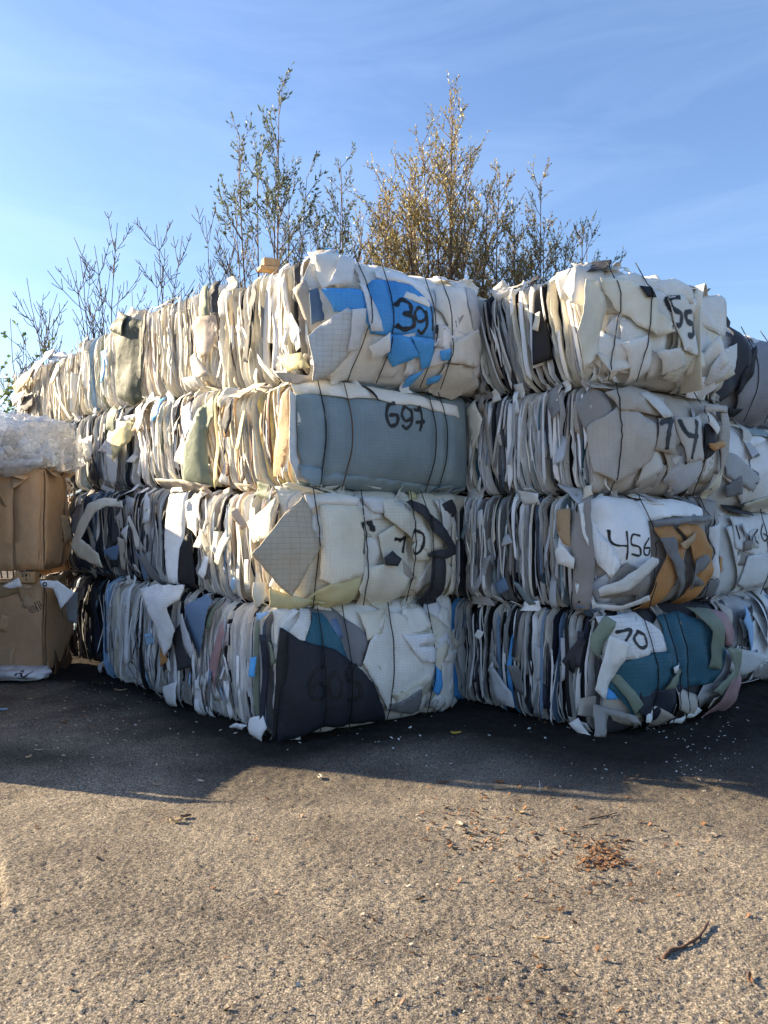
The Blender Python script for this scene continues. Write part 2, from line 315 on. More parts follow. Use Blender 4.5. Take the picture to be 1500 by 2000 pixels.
KIN = dict(white=('milk', 'ivory', 'white'), ivory=('cream', 'white', 'milk'), cream=('ivory', 'milk', 'beige'), milk=('white', 'ivory'), lgrey=('milk', 'taupe', 'grey'), taupe=('grey', 'beige', 'charcoal'), charcoal=('black', 'navy', 'grey'), navy=('black', 'charcoal', 'steel'), beige=('cream', 'taupe', 'ivory'), grey=('taupe', 'charcoal', 'lgrey'))
def edge_strips(face, pal, root, seed, lean=0., fan=0., wscale=1., a0=0., a1=None, nflap=.62, over=.03, dark=.0):
    """the end of a bale: packed sheets seen edge-on, one object each"""
    r = random.Random(seed); L = face.L if a1 is None else a1; H = face.H; a = a0+.01; run = None
    while a < L-.01:
        if run is None or run[1] <= 0: cn_ = wpick(r, pal); run = [cn_, 1 if cn_ in ('blue', 'sky', 'teal', 'pink', 'brown', 'steel', 'orange') else r.choice([1, 1, 1, 1, 2, 2, 3])]
        run[1] -= 1; cname = run[0]
        if cname in KIN and r.random() < .5: cname = r.choice(KIN[cname])
        w = min(.07, r.lognormvariate(math.log(.0215), .5))*wscale
        prot = r.uniform(-.012, .014)+(.025 if r.random() < .10 else 0)-(.05 if r.random() < .24 else 0); sd_ = r.randrange(10**6)
        zt = H+r.uniform(-.03, over); zb = r.uniform(-.015, .03)
        if r.random() < .12: zt -= r.uniform(.1, .5)*H
        if r.random() < .10: zb += r.uniform(.1, .4)*H
        nz_ = 18; z = np.linspace(zb, zt, nz_+1); z[1:-1] += np.array([r.uniform(-.3, .3) for _ in range(nz_-1)])*(zt-zb)/nz_
        c = np.array((-1, -.6, -.05+r.uniform(-.3, .3), .6, 1.))
        zz, cc = np.meshgrid(z, c, indexing='ij'); t = zz/H
        wob = lean*(t-.5)+fan*(t-.5)*(a/L-.5)+.026*vn(zz*1.7, a*2.2, 0, seed)+.012*vn(zz*5, a*6, 0, seed+3)+.010*tri(zz*r.uniform(4, 10)+r.random()*2)*(.5+.5*vn(zz*3, 5, 0, sd_))+.007*vn(zz*12, 3, 0, sd_)
        wid = w*(.66+.42*vn(zz*4, 1, 0, sd_)+.2*vn(zz*14, 1, 0, sd_)); cross = r.gauss(0, .011)*(2*t-1)+r.choice([0, 0, r.gauss(0, .02)])*np.abs(t-r.random())
        aa = a+wob+cross+cc*wid*.55
        skew = r.uniform(-1.1, 1.1)
        dd = prot+.008*vn(zz*3.3, 2, 0, sd_)+.008*tri(zz*r.uniform(7, 16)+r.random()*2)*(.5+.5*vn(zz*4, 9, 0, sd_))+.009*vn(zz*17, cc*1.6, 0, sd_)-(.06+prot)*np.abs(cc)**r.choice([1.0, 1.3, 1.8, 2.6])+skew*cc*wid*.5-.05*np.abs(2*t-1)**10
        P = face.pt(aa, zz, dd)
        F = grid_faces(nz_, 4)
        if np.dot(np.cross(P[1, 2]-P[0, 2], P[0, 3]-P[0, 2]), face.n) < 0: P = P[::-1]
        mesh_obj('sheet', P.reshape(-1, 3), F, fabric(cname), root, tuple(root.location), False); face.reg(P.reshape(-1, 3), F.tolist())
        a += w*r.uniform(.72, 1.15)+(r.uniform(.006, .018) if r.random() < .22 else 0)
        for _sl in range(2 if r.random() < nflap*.35 else 1 if r.random() < nflap else 0):      # a sheet whose margin is folded over the edges of its neighbours
            W2 = r.lognormvariate(math.log(.027), .55)*wscale; hh = H*r.choice([.25, .4, .6, .8, 1.0])*r.uniform(.8, 1); zc = r.uniform(hh/2, max(hh/2+.001, H-hh/2+.02))
            shard(face, a+r.uniform(-.03, .03), zc, W2, hh, r.gauss(0, .07)-lean/H*.8, fabric(r.choice(('charcoal', 'navy', 'black', 'grey')) if r.random() < dark else wpick(r, pal), r.random() < .15), root, .012+r.uniform(0, .02), (r.uniform(-.7, .7), r.uniform(-.06, .06)), .008, sd_+1, taper=r.uniform(.1, .9))
def scraps(face, n, pal, root, seed, size=(.12, .45), off=(.01, .05), region=None, amp=.014, tilt=.35, grid=.3, elong=2.2):
    r = random.Random(seed)
    a0, a1, b0, b1 = region or (0, face.L, 0, face.H)
    for i in range(n if face.B > .1 else int(n*.6)):
        w = r.uniform(*size)*(1.15 if face.B > .1 else .75); h = w*r.uniform(1/elong, elong) if elong > 1 else w
        h = min(h, face.H*.9)
        rot = r.uniform(0, math.pi) if face.B > .1 else r.gauss(0, .3)
        if face.B <= .1: w, h = min(w, h), max(w, h)
        ext = abs(h/2*math.cos(rot))+abs(w/2*math.sin(rot)); ca = r.uniform(a0, a1); cb = max(min(r.uniform(b0, b1), face.H+.03-ext), min(ext-.02, face.H/2))
        if face.H < .01: cb = b0
        shard(face, ca, cb, w, h, rot, fabric(wpick(r, pal), r.random() < grid), root,
              r.uniform(*off), (r.uniform(-tilt, tilt), r.uniform(-tilt, tilt)), amp, r.randrange(10**6), taper=r.random(), lim=face.B > .1)
def lips(face, n, pal, root, seed, where=(0, 1)):
    """crushed margins that stick out where two bales meet"""
    r = random.Random(seed)
    for i in range(int(n*.65)):
        b = face.H*r.choice(where)+r.uniform(-.02, .02); w = r.uniform(.05, .32); h = r.uniform(.04, .13)
        shard(face, r.uniform(0, face.L), b, w, h, r.gauss(0, .3), fabric(wpick(r, pal)), root, r.uniform(.01, .06), (r.uniform(-.15, .15), r.choice([-1, 1])*r.uniform(.5, 1.6)), .012, r.randrange(10**6), taper=r.random())
def wrap(face, mat, root, amp=.0, nu=46, nv=30, name='wrap_sheet', a0=-.02, a1=None, b0=-.01, b1=None, off=0., freq=5, seed=1, uvs=1., label=None):
    a1 = face.L+.02 if a1 is None else a1; b1 = face.H+.02 if b1 is None else b1
    s, t = np.meshgrid(np.linspace(0, 1, nu+1), np.linspace(0, 1, nv+1), indexing='ij')
    A = a0+(a1-a0)*s; B = b0+(b1-b0)*t+.02*vn(A*3, 0, 0, seed)*t
    P = face.pt(A, B, off+amp*crumple(A, B, seed, freq, 4))
    uv = np.stack([A.ravel(), B.ravel()], 1)*uvs
    if np.dot(np.cross(P[1, 0]-P[0, 0], P[0, 1]-P[0, 0]), face.n) < 0: P = P[::-1]; uv = uv.reshape(nu+1, nv+1, 2)[::-1].reshape(-1, 2)
    F = grid_faces(nu, nv); face.reg(P.reshape(-1, 3), F.tolist())
    V, FF = solid_grid(P, .004)
    o = mesh_obj(name, V, FF, mat, root, tuple(root.location), True, np.concatenate([uv, uv]))
    if label: o['label'] = label
    return o
def tie(face, xs, root, mat=None, r=.0042):
    """a baling wire pulled tight over the face; xs = photo x at top, middle, bottom, or a metres"""
    b = np.linspace(-.01, face.H+.01, 22); pts = []
    for q in b:
        t = q/face.H; a = xs[0]*(1-t)**2+2*(2*xs[1]-.5*(xs[0]+xs[2]))*t*(1-t)+xs[2]*t*t
        p, ok = face.surf(a, float(np.clip(q, .01, face.H-.01)), .005); pts.append((a, float(np.dot(p-face.o, face.n))))
    d = np.array([p[1] for p in pts]); e = np.pad(d, 2, 'edge'); env = np.max([e[i:i+len(d)] for i in range(5)], 0); env = np.convolve(np.pad(env, 4, 'edge'), np.ones(9)/9, 'valid')
    d = np.maximum(d, env-.012)
    A = np.array([p[0] for p in pts]); P = face.o+A[:, None]*face.al+d[:, None]*face.n+np.stack([0*b, 0*b, b], 1)
    V, F = tube(P, r, 5); o = mesh_obj('tie_wire', V, F, mat or M_WIRE, root, tuple(root.location))
    if mat is M_RUST: o['label'] = 'rusty brown tie wire'
    return o
def paint(face, strokes, root, w=.035, name='painted_digit', px=True, mat=None, seed=1, drip=0):
    """sprayed strokes lying on whatever the face carries; one object per digit"""
    verts = []; faces = []; fade = []; n0 = 0; r = random.Random(seed)
    for st in strokes:
        ab = np.array([face.px(*q) if px else q for q in st], float)
        # resample a smooth line (Catmull-Rom)
        if len(ab) > 2:
            e = np.concatenate([[2*ab[0]-ab[1]], ab, [2*ab[-1]-ab[-2]]]); out = []
            for i in range(len(ab)-1):
                p0, p1, p2, p3 = e[i:i+4]
                for t in np.linspace(0, 1, 7)[:-1]:
                    out.append(.5*((2*p1)+(p2-p0)*t+(2*p0-5*p1+4*p2-p3)*t*t+(3*p1-p0-3*p2+p3)*t**3))
            out.append(ab[-1]); ab = np.array(out)
        else: ab = np.array([ab[0]+(ab[1]-ab[0])*t for t in np.linspace(0, 1, 9)])
        T = np.gradient(ab, axis=0); T /= np.maximum(np.linalg.norm(T, axis=1, keepdims=True), 1e-9); Nn = np.stack([-T[:, 1], T[:, 0]], 1)
        ab = np.concatenate([[ab[0]-T[0]*w*.5], ab, [ab[-1]+T[-1]*w*.5]]); Nn = np.concatenate([[Nn[0]], Nn, [Nn[-1]]]); m = len(ab)
        cs = np.linspace(-1, 1, 7)
        for i in range(m):
            ww = w*.86*(1+.15*math.sin(i*.9+seed))
            for c in cs:
                q = ab[i]+Nn[i]*c*ww*.75; p, ok = face.surf(float(q[0]), float(q[1]), .004)
                verts.append(p); f = (1-abs(c)**1.6)*1.05
                if i in (0, m-1): f = 0
                fade.append(f)
        for i in range(m-1):
            for j in range(6):
                q = [n0+i*7+j, n0+(i+1)*7+j, n0+(i+1)*7+j+1, n0+i*7+j+1]
                dd = [float(np.dot(verts[k], face.n)) for k in q]
                if max(dd)-min(dd) < .06: faces.append(q)
        n0 += m*7
    if not faces: return
    return mesh_obj(name, verts, faces, mat or M_PAINT, root, tuple(root.location), True, None, fade)

AU = math.radians(42); AV = math.radians(54.5)
def udir(d=0): a = AU+math.radians(d); return (-math.sin(a), math.cos(a))
def vdir(d=0): a = AV+math.radians(d); return (math.sin(a), math.cos(a))
BG = 'bales of baled sheeting piled four high'
def core(o, u, v, Lu, Lv, z0, H, root, m=.07, mat=None):  # dark inner box whose colour stands in for shade in the gaps
    o = np.array((o[0], o[1])); u = np.array(u); v = np.array(v)
    mb = .05
    c = [o+u*m+v*m, o+u*(Lu-mb)+v*m, o+u*(Lu-mb)+v*(Lv-mb), o+u*m+v*(Lv-mb)]
    n = 5; V = []; F = []
    ring = []
    for k in range(4):
        for i in range(8): p = c[k]+(c[(k+1) % 4]-c[k])*i/8; ring.append(p)
    cc = sum(c)/4
    for j in range(n+1):
        t = j/n; zz = z0+.012+(H-.024)*t; sc = 1-.05*abs(2*t-1)**4
        for i, p in enumerate(ring):
            q = cc+(p-cc)*(sc-.02*rnd.random()); V.append((q[0], q[1], zz))
    m_ = len(ring)
    for j in range(n):
        for i in range(m_): F.append([j*m_+i, j*m_+(i+1) % m_, (j+1)*m_+(i+1) % m_, (j+1)*m_+i])
    F.append(list(range(m_))[::-1]); F.append([n*m_+i for i in range(m_)])
    mesh_obj('shade_core', V, F, mat or M_CORE, root, tuple(root.location), False)
def bale(o, z0, H, Lu, Lv, seed, label, pe=None, pf=None, du=0, dv=0, ties=(), bulge=.13, lean=0., fan=0., group=BG, wscale=1., name='sheeting_bale', cat='bale', rough=.022, nflap=.62, u=None, v=None, bu=.05, core_mat=None, over=.03, edge=.045):
    """o: corner next to the camera; u: along the end with the sheet edges; v: along the front"""
    u = u or udir(du); v = v or vdir(dv); 
    c = (o[0]+u[0]*Lu/2+v[0]*Lv/2, o[1]+u[1]*Lu/2+v[1]*Lv/2, z0)
    root = empty(name, c, label, cat, group)
    core(o, u, v, Lu, Lv, z0, H, root, mat=core_mat)
    nv_ = (v[1], -v[0]); nu_ = (-u[1], u[0])
    if nu_[0]*v[0]+nu_[1]*v[1] > 0: nu_ = (-nu_[0], -nu_[1])
    if nv_[0]*u[0]+nv_[1]*u[1] > 0: nv_ = (-nv_[0], -nv_[1])
    fr = Face((o[0], o[1], z0), v, nv_, Lv, H, bulge, seed, ties, rough, edge)
    en = Face((o[0], o[1], z0), u, nu_, Lu, H, bu, seed+50, (), min(.02, rough), min(.04, edge))
    if pe: edge_strips(en, pe, root, seed*7+1, lean, fan, dark=.22 if seed < 320 and z0 < 1.7 else .03 if seed < 320 else 0., wscale=wscale*(.78 if name == 'sheeting_bale' else 1), nflap=nflap, over=over)
    return root, fr, en

# ------------------------------------------------------------------ ground
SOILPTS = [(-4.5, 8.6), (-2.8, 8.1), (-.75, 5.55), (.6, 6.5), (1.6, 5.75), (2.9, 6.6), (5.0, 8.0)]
def soil_shade_mask(X, Y):  # dark soil along the stacks, spread wider to darken the shaded ground too
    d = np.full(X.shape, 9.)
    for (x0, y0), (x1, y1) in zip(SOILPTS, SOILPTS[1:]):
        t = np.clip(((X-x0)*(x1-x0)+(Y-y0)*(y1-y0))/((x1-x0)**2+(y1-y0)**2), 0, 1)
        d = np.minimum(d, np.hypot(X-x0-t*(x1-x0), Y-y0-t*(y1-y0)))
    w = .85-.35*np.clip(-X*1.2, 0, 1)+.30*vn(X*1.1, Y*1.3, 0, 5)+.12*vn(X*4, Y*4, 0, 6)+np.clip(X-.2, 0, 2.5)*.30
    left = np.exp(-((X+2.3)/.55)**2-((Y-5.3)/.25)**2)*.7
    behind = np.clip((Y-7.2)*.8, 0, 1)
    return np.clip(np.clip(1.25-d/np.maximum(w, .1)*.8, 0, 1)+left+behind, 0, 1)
def ground_height(X, Y, near):
    h = .006*vn(X*1.3, Y*1.3, 0, 1)+.0022*vn(X*14, Y*14, 0, 2)
    fade = np.clip(1.6-near/5.5, .12, 1)
    a = vn(X*42, Y*42, 0, 3); b = vn(X*95, Y*95, 0, 4)
    pit = np.clip(-vn(X*34+2*vn(X*9, Y*9, 0, 71), Y*34, 0, 7)-.45, 0, 1)*.018*(.5+.5*vn(X*2, Y*2, 0, 72))
    h = h+fade*(.0020*a+.0030*b-pit*.8)
    # joints and cracks in the slab
    def groove(x0, y0, x1, y1, w, dep, s):
        t = ((X-x0)*(x1-x0)+(Y-y0)*(y1-y0))/((x1-x0)**2+(y1-y0)**2); tt = np.clip(t, 0, 1)
        dd = np.hypot(X-x0-tt*(x1-x0), Y-y0-tt*(y1-y0)); dd = dd+.02*vn(X*6, Y*6, 0, s)
        return dep*np.exp(-(dd/w)**2)
    h = h-groove(.9, 3.6, 2.6, 3.15, .010, .012, 13)-groove(.9, 3.6, .1, 4.3, .009, .010, 14)
    h = h-groove(-3.2, 6.0, -1.35, 6.75, .030, .040, 11)-groove(-2.35, 4.65, -1.62, 3.35, .020, .026, 12)
    soil = soil_shade_mask(X, Y)
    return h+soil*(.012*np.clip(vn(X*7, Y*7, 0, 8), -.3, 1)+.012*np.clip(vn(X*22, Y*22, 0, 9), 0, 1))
def build_ground():
    nx, ny = 560, 620
    s = np.linspace(-.62, .62, nx); y = 2.1*(13.0/2.1)**np.linspace(0, 1, ny)
    SS, YY = np.meshgrid(s, y, indexing='ij'); XX = SS*(YY+.6)
    Z = ground_height(XX, YY, YY)
    P = np.stack([XX, YY, Z], -1)
    m = bpy.data.materials.new('asphalt'); t, N, K, p = nodes(m)
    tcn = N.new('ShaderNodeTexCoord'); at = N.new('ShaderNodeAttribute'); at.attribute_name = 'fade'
    sp = N.new('ShaderNodeTexNoise'); sp.inputs['Scale'].default_value = 105; sp.inputs['Detail'].default_value = 6; sp.inputs['Roughness'].default_value = .7
    lg = N.new('ShaderNodeTexNoise'); lg.inputs['Scale'].default_value = 1.4; lg.inputs['Detail'].default_value = 6; lg.inputs['Roughness'].default_value = .65
    vo = N.new('ShaderNodeTexVoronoi'); vo.inputs['Scale'].default_value = 115
    for q in (sp, lg, vo): K(tcn.outputs['Object'], q.inputs['Vector'])
    r1 = N.new('ShaderNodeValToRGB'); e = r1.color_ramp.elements; e[0].position = .36; e[0].color = (.065, .060, .054, 1); e[1].position = .63; e[1].color = (.385, .35, .30, 1)
    x = r1.color_ramp.elements.new(.50); x.color = (.20, .178, .150, 1)
    K(sp.outputs['Fac'], r1.inputs[0])
    r2 = N.new('ShaderNodeValToRGB'); e = r2.color_ramp.elements; e[0].position = .30; e[0].color = (.52, .51, .51, 1); e[1].position = .66; e[1].color = (1.16, 1.13, 1.07, 1); K(lg.outputs['Fac'], r2.inputs[0])
    m1 = N.new('ShaderNodeMixRGB'); m1.blend_type = 'MULTIPLY'; m1.inputs[0].default_value = 1; K(r1.outputs[0], m1.inputs[1]); K(r2.outputs[0], m1.inputs[2])
    # single light and dark stones of the aggregate
    r3 = N.new('ShaderNodeValToRGB'); e = r3.color_ramp.elements; e[0].position = .0; e[0].color = (.55, .55, .57, 1); e[1].position = .9; e[1].color = (1.5, 1.45, 1.35, 1)
    se = N.new('ShaderNodeSeparateColor'); K(vo.outputs['Color'], se.inputs[0]); K(se.outputs[0], r3.inputs[0])
    m2 = N.new('ShaderNodeMixRGB'); m2.blend_type = 'MULTIPLY'; m2.inputs[0].default_value = .85; K(m1.outputs[0], m2.inputs[1]); K(r3.outputs[0], m2.inputs[2])
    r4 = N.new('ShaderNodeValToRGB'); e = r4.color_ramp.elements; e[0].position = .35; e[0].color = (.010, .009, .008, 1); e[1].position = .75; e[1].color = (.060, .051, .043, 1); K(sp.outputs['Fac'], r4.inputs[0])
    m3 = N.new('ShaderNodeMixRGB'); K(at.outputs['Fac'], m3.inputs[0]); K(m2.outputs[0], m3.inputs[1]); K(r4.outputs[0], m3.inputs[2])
    # rusty leaf-dust patches
    rn = N.new('ShaderNodeTexNoise'); rn.inputs['Scale'].default_value = 3.1; rn.inputs['Detail'].default_value = 8; rn.inputs['Roughness'].default_value = .75; K(tcn.outputs['Object'], rn.inputs['Vector'])
    rr = N.new('ShaderNodeMapRange'); rr.inputs['From Min'].default_value = .60; rr.inputs['From Max'].default_value = .75; rr.inputs['To Max'].default_value = .6; K(rn.outputs['Fac'], rr.inputs['Value'])
    m4 = N.new('ShaderNodeMixRGB'); m4.inputs[2].default_value = (.16, .085, .04, 1); K(rr.outputs[0], m4.inputs[0]); K(m3.outputs[0], m4.inputs[1])
    K(m4.outputs[0], p.inputs['Base Color']); p.inputs['Roughness'].default_value = .95; p.inputs['Specular IOR Level'].default_value = .08
    b = N.new('ShaderNodeBump'); b.inputs['Strength'].default_value = .55; b.inputs['Distance'].default_value = .003; K(sp.outputs['Fac'], b.inputs['Height'])
    b2 = N.new('ShaderNodeBump'); b2.inputs['Strength'].default_value = .5; b2.inputs['Distance'].default_value = .004; K(vo.outputs['Distance'], b2.inputs['Height']); K(b.outputs[0], b2.inputs['Normal'])
    K(b2.outputs[0], p.inputs['Normal'])
    F = grid_faces(nx-1, ny-1)
    o = mesh_obj('ground', P.reshape(-1, 3), F, m, None, (0, 0, 0), True, None, soil_shade_mask(XX, YY).ravel()); o['kind'] = 'structure'
    # the yard beyond, down to the horizon
    R = 900; n = 90; gx, gy = np.meshgrid(np.linspace(-1, 1, n+1), np.linspace(-1, 1, n+1), indexing='ij')
    X = np.sign(gx)*np.abs(gx)**3*R; Y = np.sign(gy)*np.abs(gy)**3*R
    P2 = np.stack([X, Y, -.05+0*X], -1)
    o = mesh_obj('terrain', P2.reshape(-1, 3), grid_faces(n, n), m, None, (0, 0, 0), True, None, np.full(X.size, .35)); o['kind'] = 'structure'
build_ground()

# ------------------------------------------------------------------ stack 1: left stack, corner to the camera
def P0(px, Y): return ((px-750)/FPX*Y, Y)
def t_at(o, u, px):
    k = (px-750)/FPX; return (k*o[1]-o[0])/(u[0]-k*u[1])
def along(o, u, t): return (o[0]+u[0]*t, o[1]+u[1]*t)
WHITEPAL = dict(white=5, ivory=5, cream=4, milk=2, lgrey=1, taupe=.8, charcoal=.4, sky=.25, blush=.4)
PAL = {
 'A1': dict(white=14, milk=2, lgrey=1, grey=1, charcoal=2, navy=1, pink=1.3, steel=.8, sky=.8, sage=1, taupe=1, ivory=1),
 'A2': dict(milk=3, ivory=6, cream=3, blush=1.5, lgrey=1, white=5, grey=.6, steel=.5, sage=.4),
 'A3': dict(cream=5, yellow=1.2, tan=1.5, beige=3, taupe=1.5, brown=1, navy=.6, milk=3, ivory=2, sky=.3),
 'A4': dict(ivory=8, cream=6, milk=3, white=6, beige=1, charcoal=.7, taupe=.5, sage=.3, sky=.2),
 'B1': dict(milk=3, lgrey=1, white=14, taupe=1.5, sky=1.2, charcoal=1, grey=2, cream=1),
 'B2': dict(charcoal=4, taupe=2, milk=2, white=5, lgrey=3, grey=3, beige=1, navy=1, steel=.6),
 'B3': dict(white=8, ivory=4, cream=3, lgrey=2, blush=1.2, sage=.8, charcoal=.6, tan=.5, blue=.25, pink=.4),
 'B4': dict(cream=6, ivory=9, white=6, milk=2, blush=2, taupe=.6, charcoal=.35, sage=.6),
 'C2': dict(navy=3, charcoal=3, grey=2, steel=2, milk=1.5, beige=1, blue=.5, taupe=1),
 'C3': dict(milk=3, lgrey=3, steel=1.5, navy=2, charcoal=1.5, blush=1, white=2, sky=1, taupe=1, sage=1),
 'C4': dict(cream=6, white=4, ivory=8, milk=4, sky=.5, sage=.8, taupe=.8, lgrey=1),
 'D4': dict(cream=6, ivory=5, milk=3, tan=.7, beige=1.5, navy=.5, grey=.4),
 'D3': dict(navy=2, charcoal=2, steel=2, sky=1, milk=1, blue=.6),
 'E1': dict(charcoal=5, navy=2.5, milk=2, white=13, lgrey=1, grey=1.2, steel=1.2, taupe=1, cream=.6, brown=.3, blue=.25),
 'E2': dict(lgrey=2, taupe=3, milk=3, white=10, cream=1.5, slate=2, steel=.8, beige=1, grey=1),
 'E3': dict(white=13, milk=3, teal=2, charcoal=3, taupe=2.5, lgrey=1.5, slate=1, beige=1.5, steel=.6, cream=1),
 'E4': dict(cream=5, ivory=7, white=3, milk=2, charcoal=.9, beige=1.5, taupe=1, grey=1),
 'F': dict(white=5, milk=3, lgrey=3, taupe=1, grey=.5),
}
F_ = fabric
ZR = [(0.0, .945), (.955, .855), (1.822, .815), (2.645, .93)]
up = lambda k: [q for q in k]

# --- row 1 (ground): charcoal sheet, cream sheets
o = P0(548, 5.66); LV = 1.62
t1 = t_at(o, udir(), 372); t2 = t_at(o, udir(), 203)
root, fr, en = bale(o, 0, .945, t1-.02, LV, 101, 'ground level corner bale with a big charcoal sheet marked 605 over cream sheeting', PAL['A1'], rough=.03, wscale=1.6, lean=-.02)
fr.ties = [fr.px(x, 1300)[0] for x in (632, 680, 765, 843)]
wrap(fr, F_('ivory'), root, .012, seed=3)
A1f = fr
scraps(fr, 14, dict(ivory=4, cream=2, white=2), root, 31, (.15, .4), (.0, .02), (.95, 1.6, 0.05, .9))
patch(fr, [(600, 1188), (660, 1186), (720, 1245), (700, 1300), (668, 1300), (640, 1230)], F_('grey'), root, .025, label='mid grey sheet')
patch(fr, [(640, 1215), (662, 1208), (668, 1246), (650, 1250)], F_('steel'), root, .033)
patch(fr, [(588, 1262), (622, 1198), (640, 1200), (678, 1292), (640, 1300)], F_('teal', True), root, .037, label='dark teal scrim sheet')
patch(fr, [(700, 1292), (714, 1250), (758, 1192), (790, 1200), (846, 1306), (812, 1350), (757, 1388)], F_('ivory', True), root, .045, (0, .04), .010, seed=5)
patch(fr, [(752, 1388), (812, 1342), (818, 1388), (806, 1396)], F_('grey'), root, .05, seed=6)
patch(fr, [(704, 1196), (760, 1190), (738, 1235), (712, 1250)], F_('cream'), root, .055, (.1, 0), seed=8)
patch(fr, [(775, 1238), (790, 1190), (826, 1188), (838, 1222), (812, 1232)], F_('ivory'), root, .06, (.1, .05), seed=7)
patch(fr, [(776, 1238), (832, 1234), (836, 1252), (800, 1258), (840, 1262), (842, 1288), (812, 1292), (795, 1270)], F_('white', True), root, .07, (.05, .1), seed=9)
patch(fr, [(842, 1296), (852, 1310), (858, 1342), (852, 1358), (842, 1348)], F_('blue'), root, .05, label='bright blue scrap', seed=12)
patch(fr, [(862, 1180), (884, 1190), (890, 1384), (862, 1380), (856, 1310)], F_('ivory'), root, .03, (.05, 0), .02, seed=13)
patch(fr, [(570, 1236), (600, 1190), (618, 1192), (592, 1258)], F_('milk', True), root, .06, (-.1, 0), seed=14)
patch(fr, [(560, 1228), (585, 1250), (648, 1266), (682, 1292), (716, 1330), (750, 1405), (690, 1412), (618, 1422), (560, 1452), (546, 1452)], F_('ink'), root, .075, (-.05, -.08), .012, 3, seed=15, th=.008, label='large charcoal sheet with faint 605')
patch(fr, [(556, 1228), (566, 1234), (556, 1452), (538, 1450), (545, 1290)], F_('black'), root, .10, (-.3, 0), .01, seed=16, th=.012, name='sheet')
scraps(fr, 5, dict(milk=2, lgrey=1), root, 34, (.07, .16), (.03, .06), (1.3, 1.6, 0, .2))
lips(fr, 8, dict(ivory=3, cream=2), root, 36, (1,))
scraps(en, 26, PAL['A1'], root, 33, (.06, .17), (.03, .07), None, .012, .5, .2, 3.5)
patch(en, [(360, 1190), (402, 1160), (420, 1175), (415, 1235), (400, 1285), (385, 1240)], F_('steel'), root, .07, (0, .1), .008, 2, label='smooth blue-grey sheet')
patch(en, [(368, 1200), (378, 1196), (408, 1268), (402, 1282), (385, 1255)], F_('lgrey'), root, .12, seed=4)
patch(en, [(432, 1300), (446, 1230), (452, 1210), (458, 1235), (448, 1290), (440, 1350)], F_('pink'), root, .08, seed=21)
patch(en, [(508, 1282), (518, 1280), (514, 1320), (505, 1318)], F_('blue'), root, .085, seed=22)
patch(en, [(512, 1196), (530, 1194), (525, 1205), (518, 1212)], F_('sky'), root, .08, seed=23)
patch(en, [(500, 1400), (520, 1395), (530, 1420), (518, 1452), (497, 1430)], F_('white'), root, .08, (0, -.3), seed=24)
patch(en, [(455, 1418), (470, 1410), (492, 1415), (480, 1424)], F_('white'), root, .09, (0, -.6), seed=25)
fr.build()
for x in (632, 680, 765, 843): a = fr.px(x, 1300)[0]; tie(fr, (a-.02, a, a-.015), root)
dm = paint_mat('spray_paint_on_charcoal', (.004, .004, .005), .9)
paint(fr, [[(630, 1300), (610, 1305), (596, 1330), (600, 1358), (622, 1360), (628, 1340), (612, 1332), (600, 1345)]], root, .028, mat=dm)
paint(fr, [[(645, 1310), (634, 1330), (638, 1358), (650, 1355), (654, 1328), (645, 1310)]], root, .026, mat=dm)
paint(fr, [[(690, 1298), (668, 1302), (668, 1325), (688, 1330), (690, 1358), (666, 1362)]], root, .026, mat=dm)
root, fr, en = bale(along(o, udir(), t1+.02), 0, .98, t2-t1-.04, LV, 102, 'ground level bale of grey white edges with one long white flap hanging down', PAL['B1'], wscale=1.15, lean=.03)
patch(en, [(296, 1148), (322, 1140), (368, 1142), (366, 1170), (352, 1185), (358, 1230), (350, 1262), (340, 1280), (330, 1215), (312, 1170)], F_('white', True), root, .14, (0, .12), .010, 3, seed=2, label='long white flap hanging from the top')
patch(en, [(330, 1262), (340, 1250), (338, 1290), (328, 1300)], F_('orange'), root, .07, seed=3)
patch(en, [(345, 1240), (366, 1200), (370, 1300), (352, 1310)], F_('charcoal'), root, .06, seed=5)
patch(en, [(330, 1340), (352, 1330), (356, 1378), (336, 1378)], F_('milk'), root, .08, (0, -.2), seed=6)
patch(en, [(186, 1300), (196, 1288), (202, 1310), (190, 1316)], F_('white'), root, .05, (0, -.3), seed=7)
scraps(en, 16, PAL['B1'], root, 37, (.05, .15), (.03, .06), None, .012, .5, .1, 4)
lips(en, 10, PAL['B1'], root, 38, (0, 1))
oo = along(o, udir(), t2+.05); oo = (oo[0]+.16, oo[1]+.10)
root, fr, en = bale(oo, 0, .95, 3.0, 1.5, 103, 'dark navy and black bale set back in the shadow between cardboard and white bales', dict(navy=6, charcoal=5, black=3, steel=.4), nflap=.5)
scraps(en, 16, dict(navy=4, black=3, charcoal=3, milk=.3), root, 39, (.15, .4), (.03, .09), None, .03, .6, .1, 2)

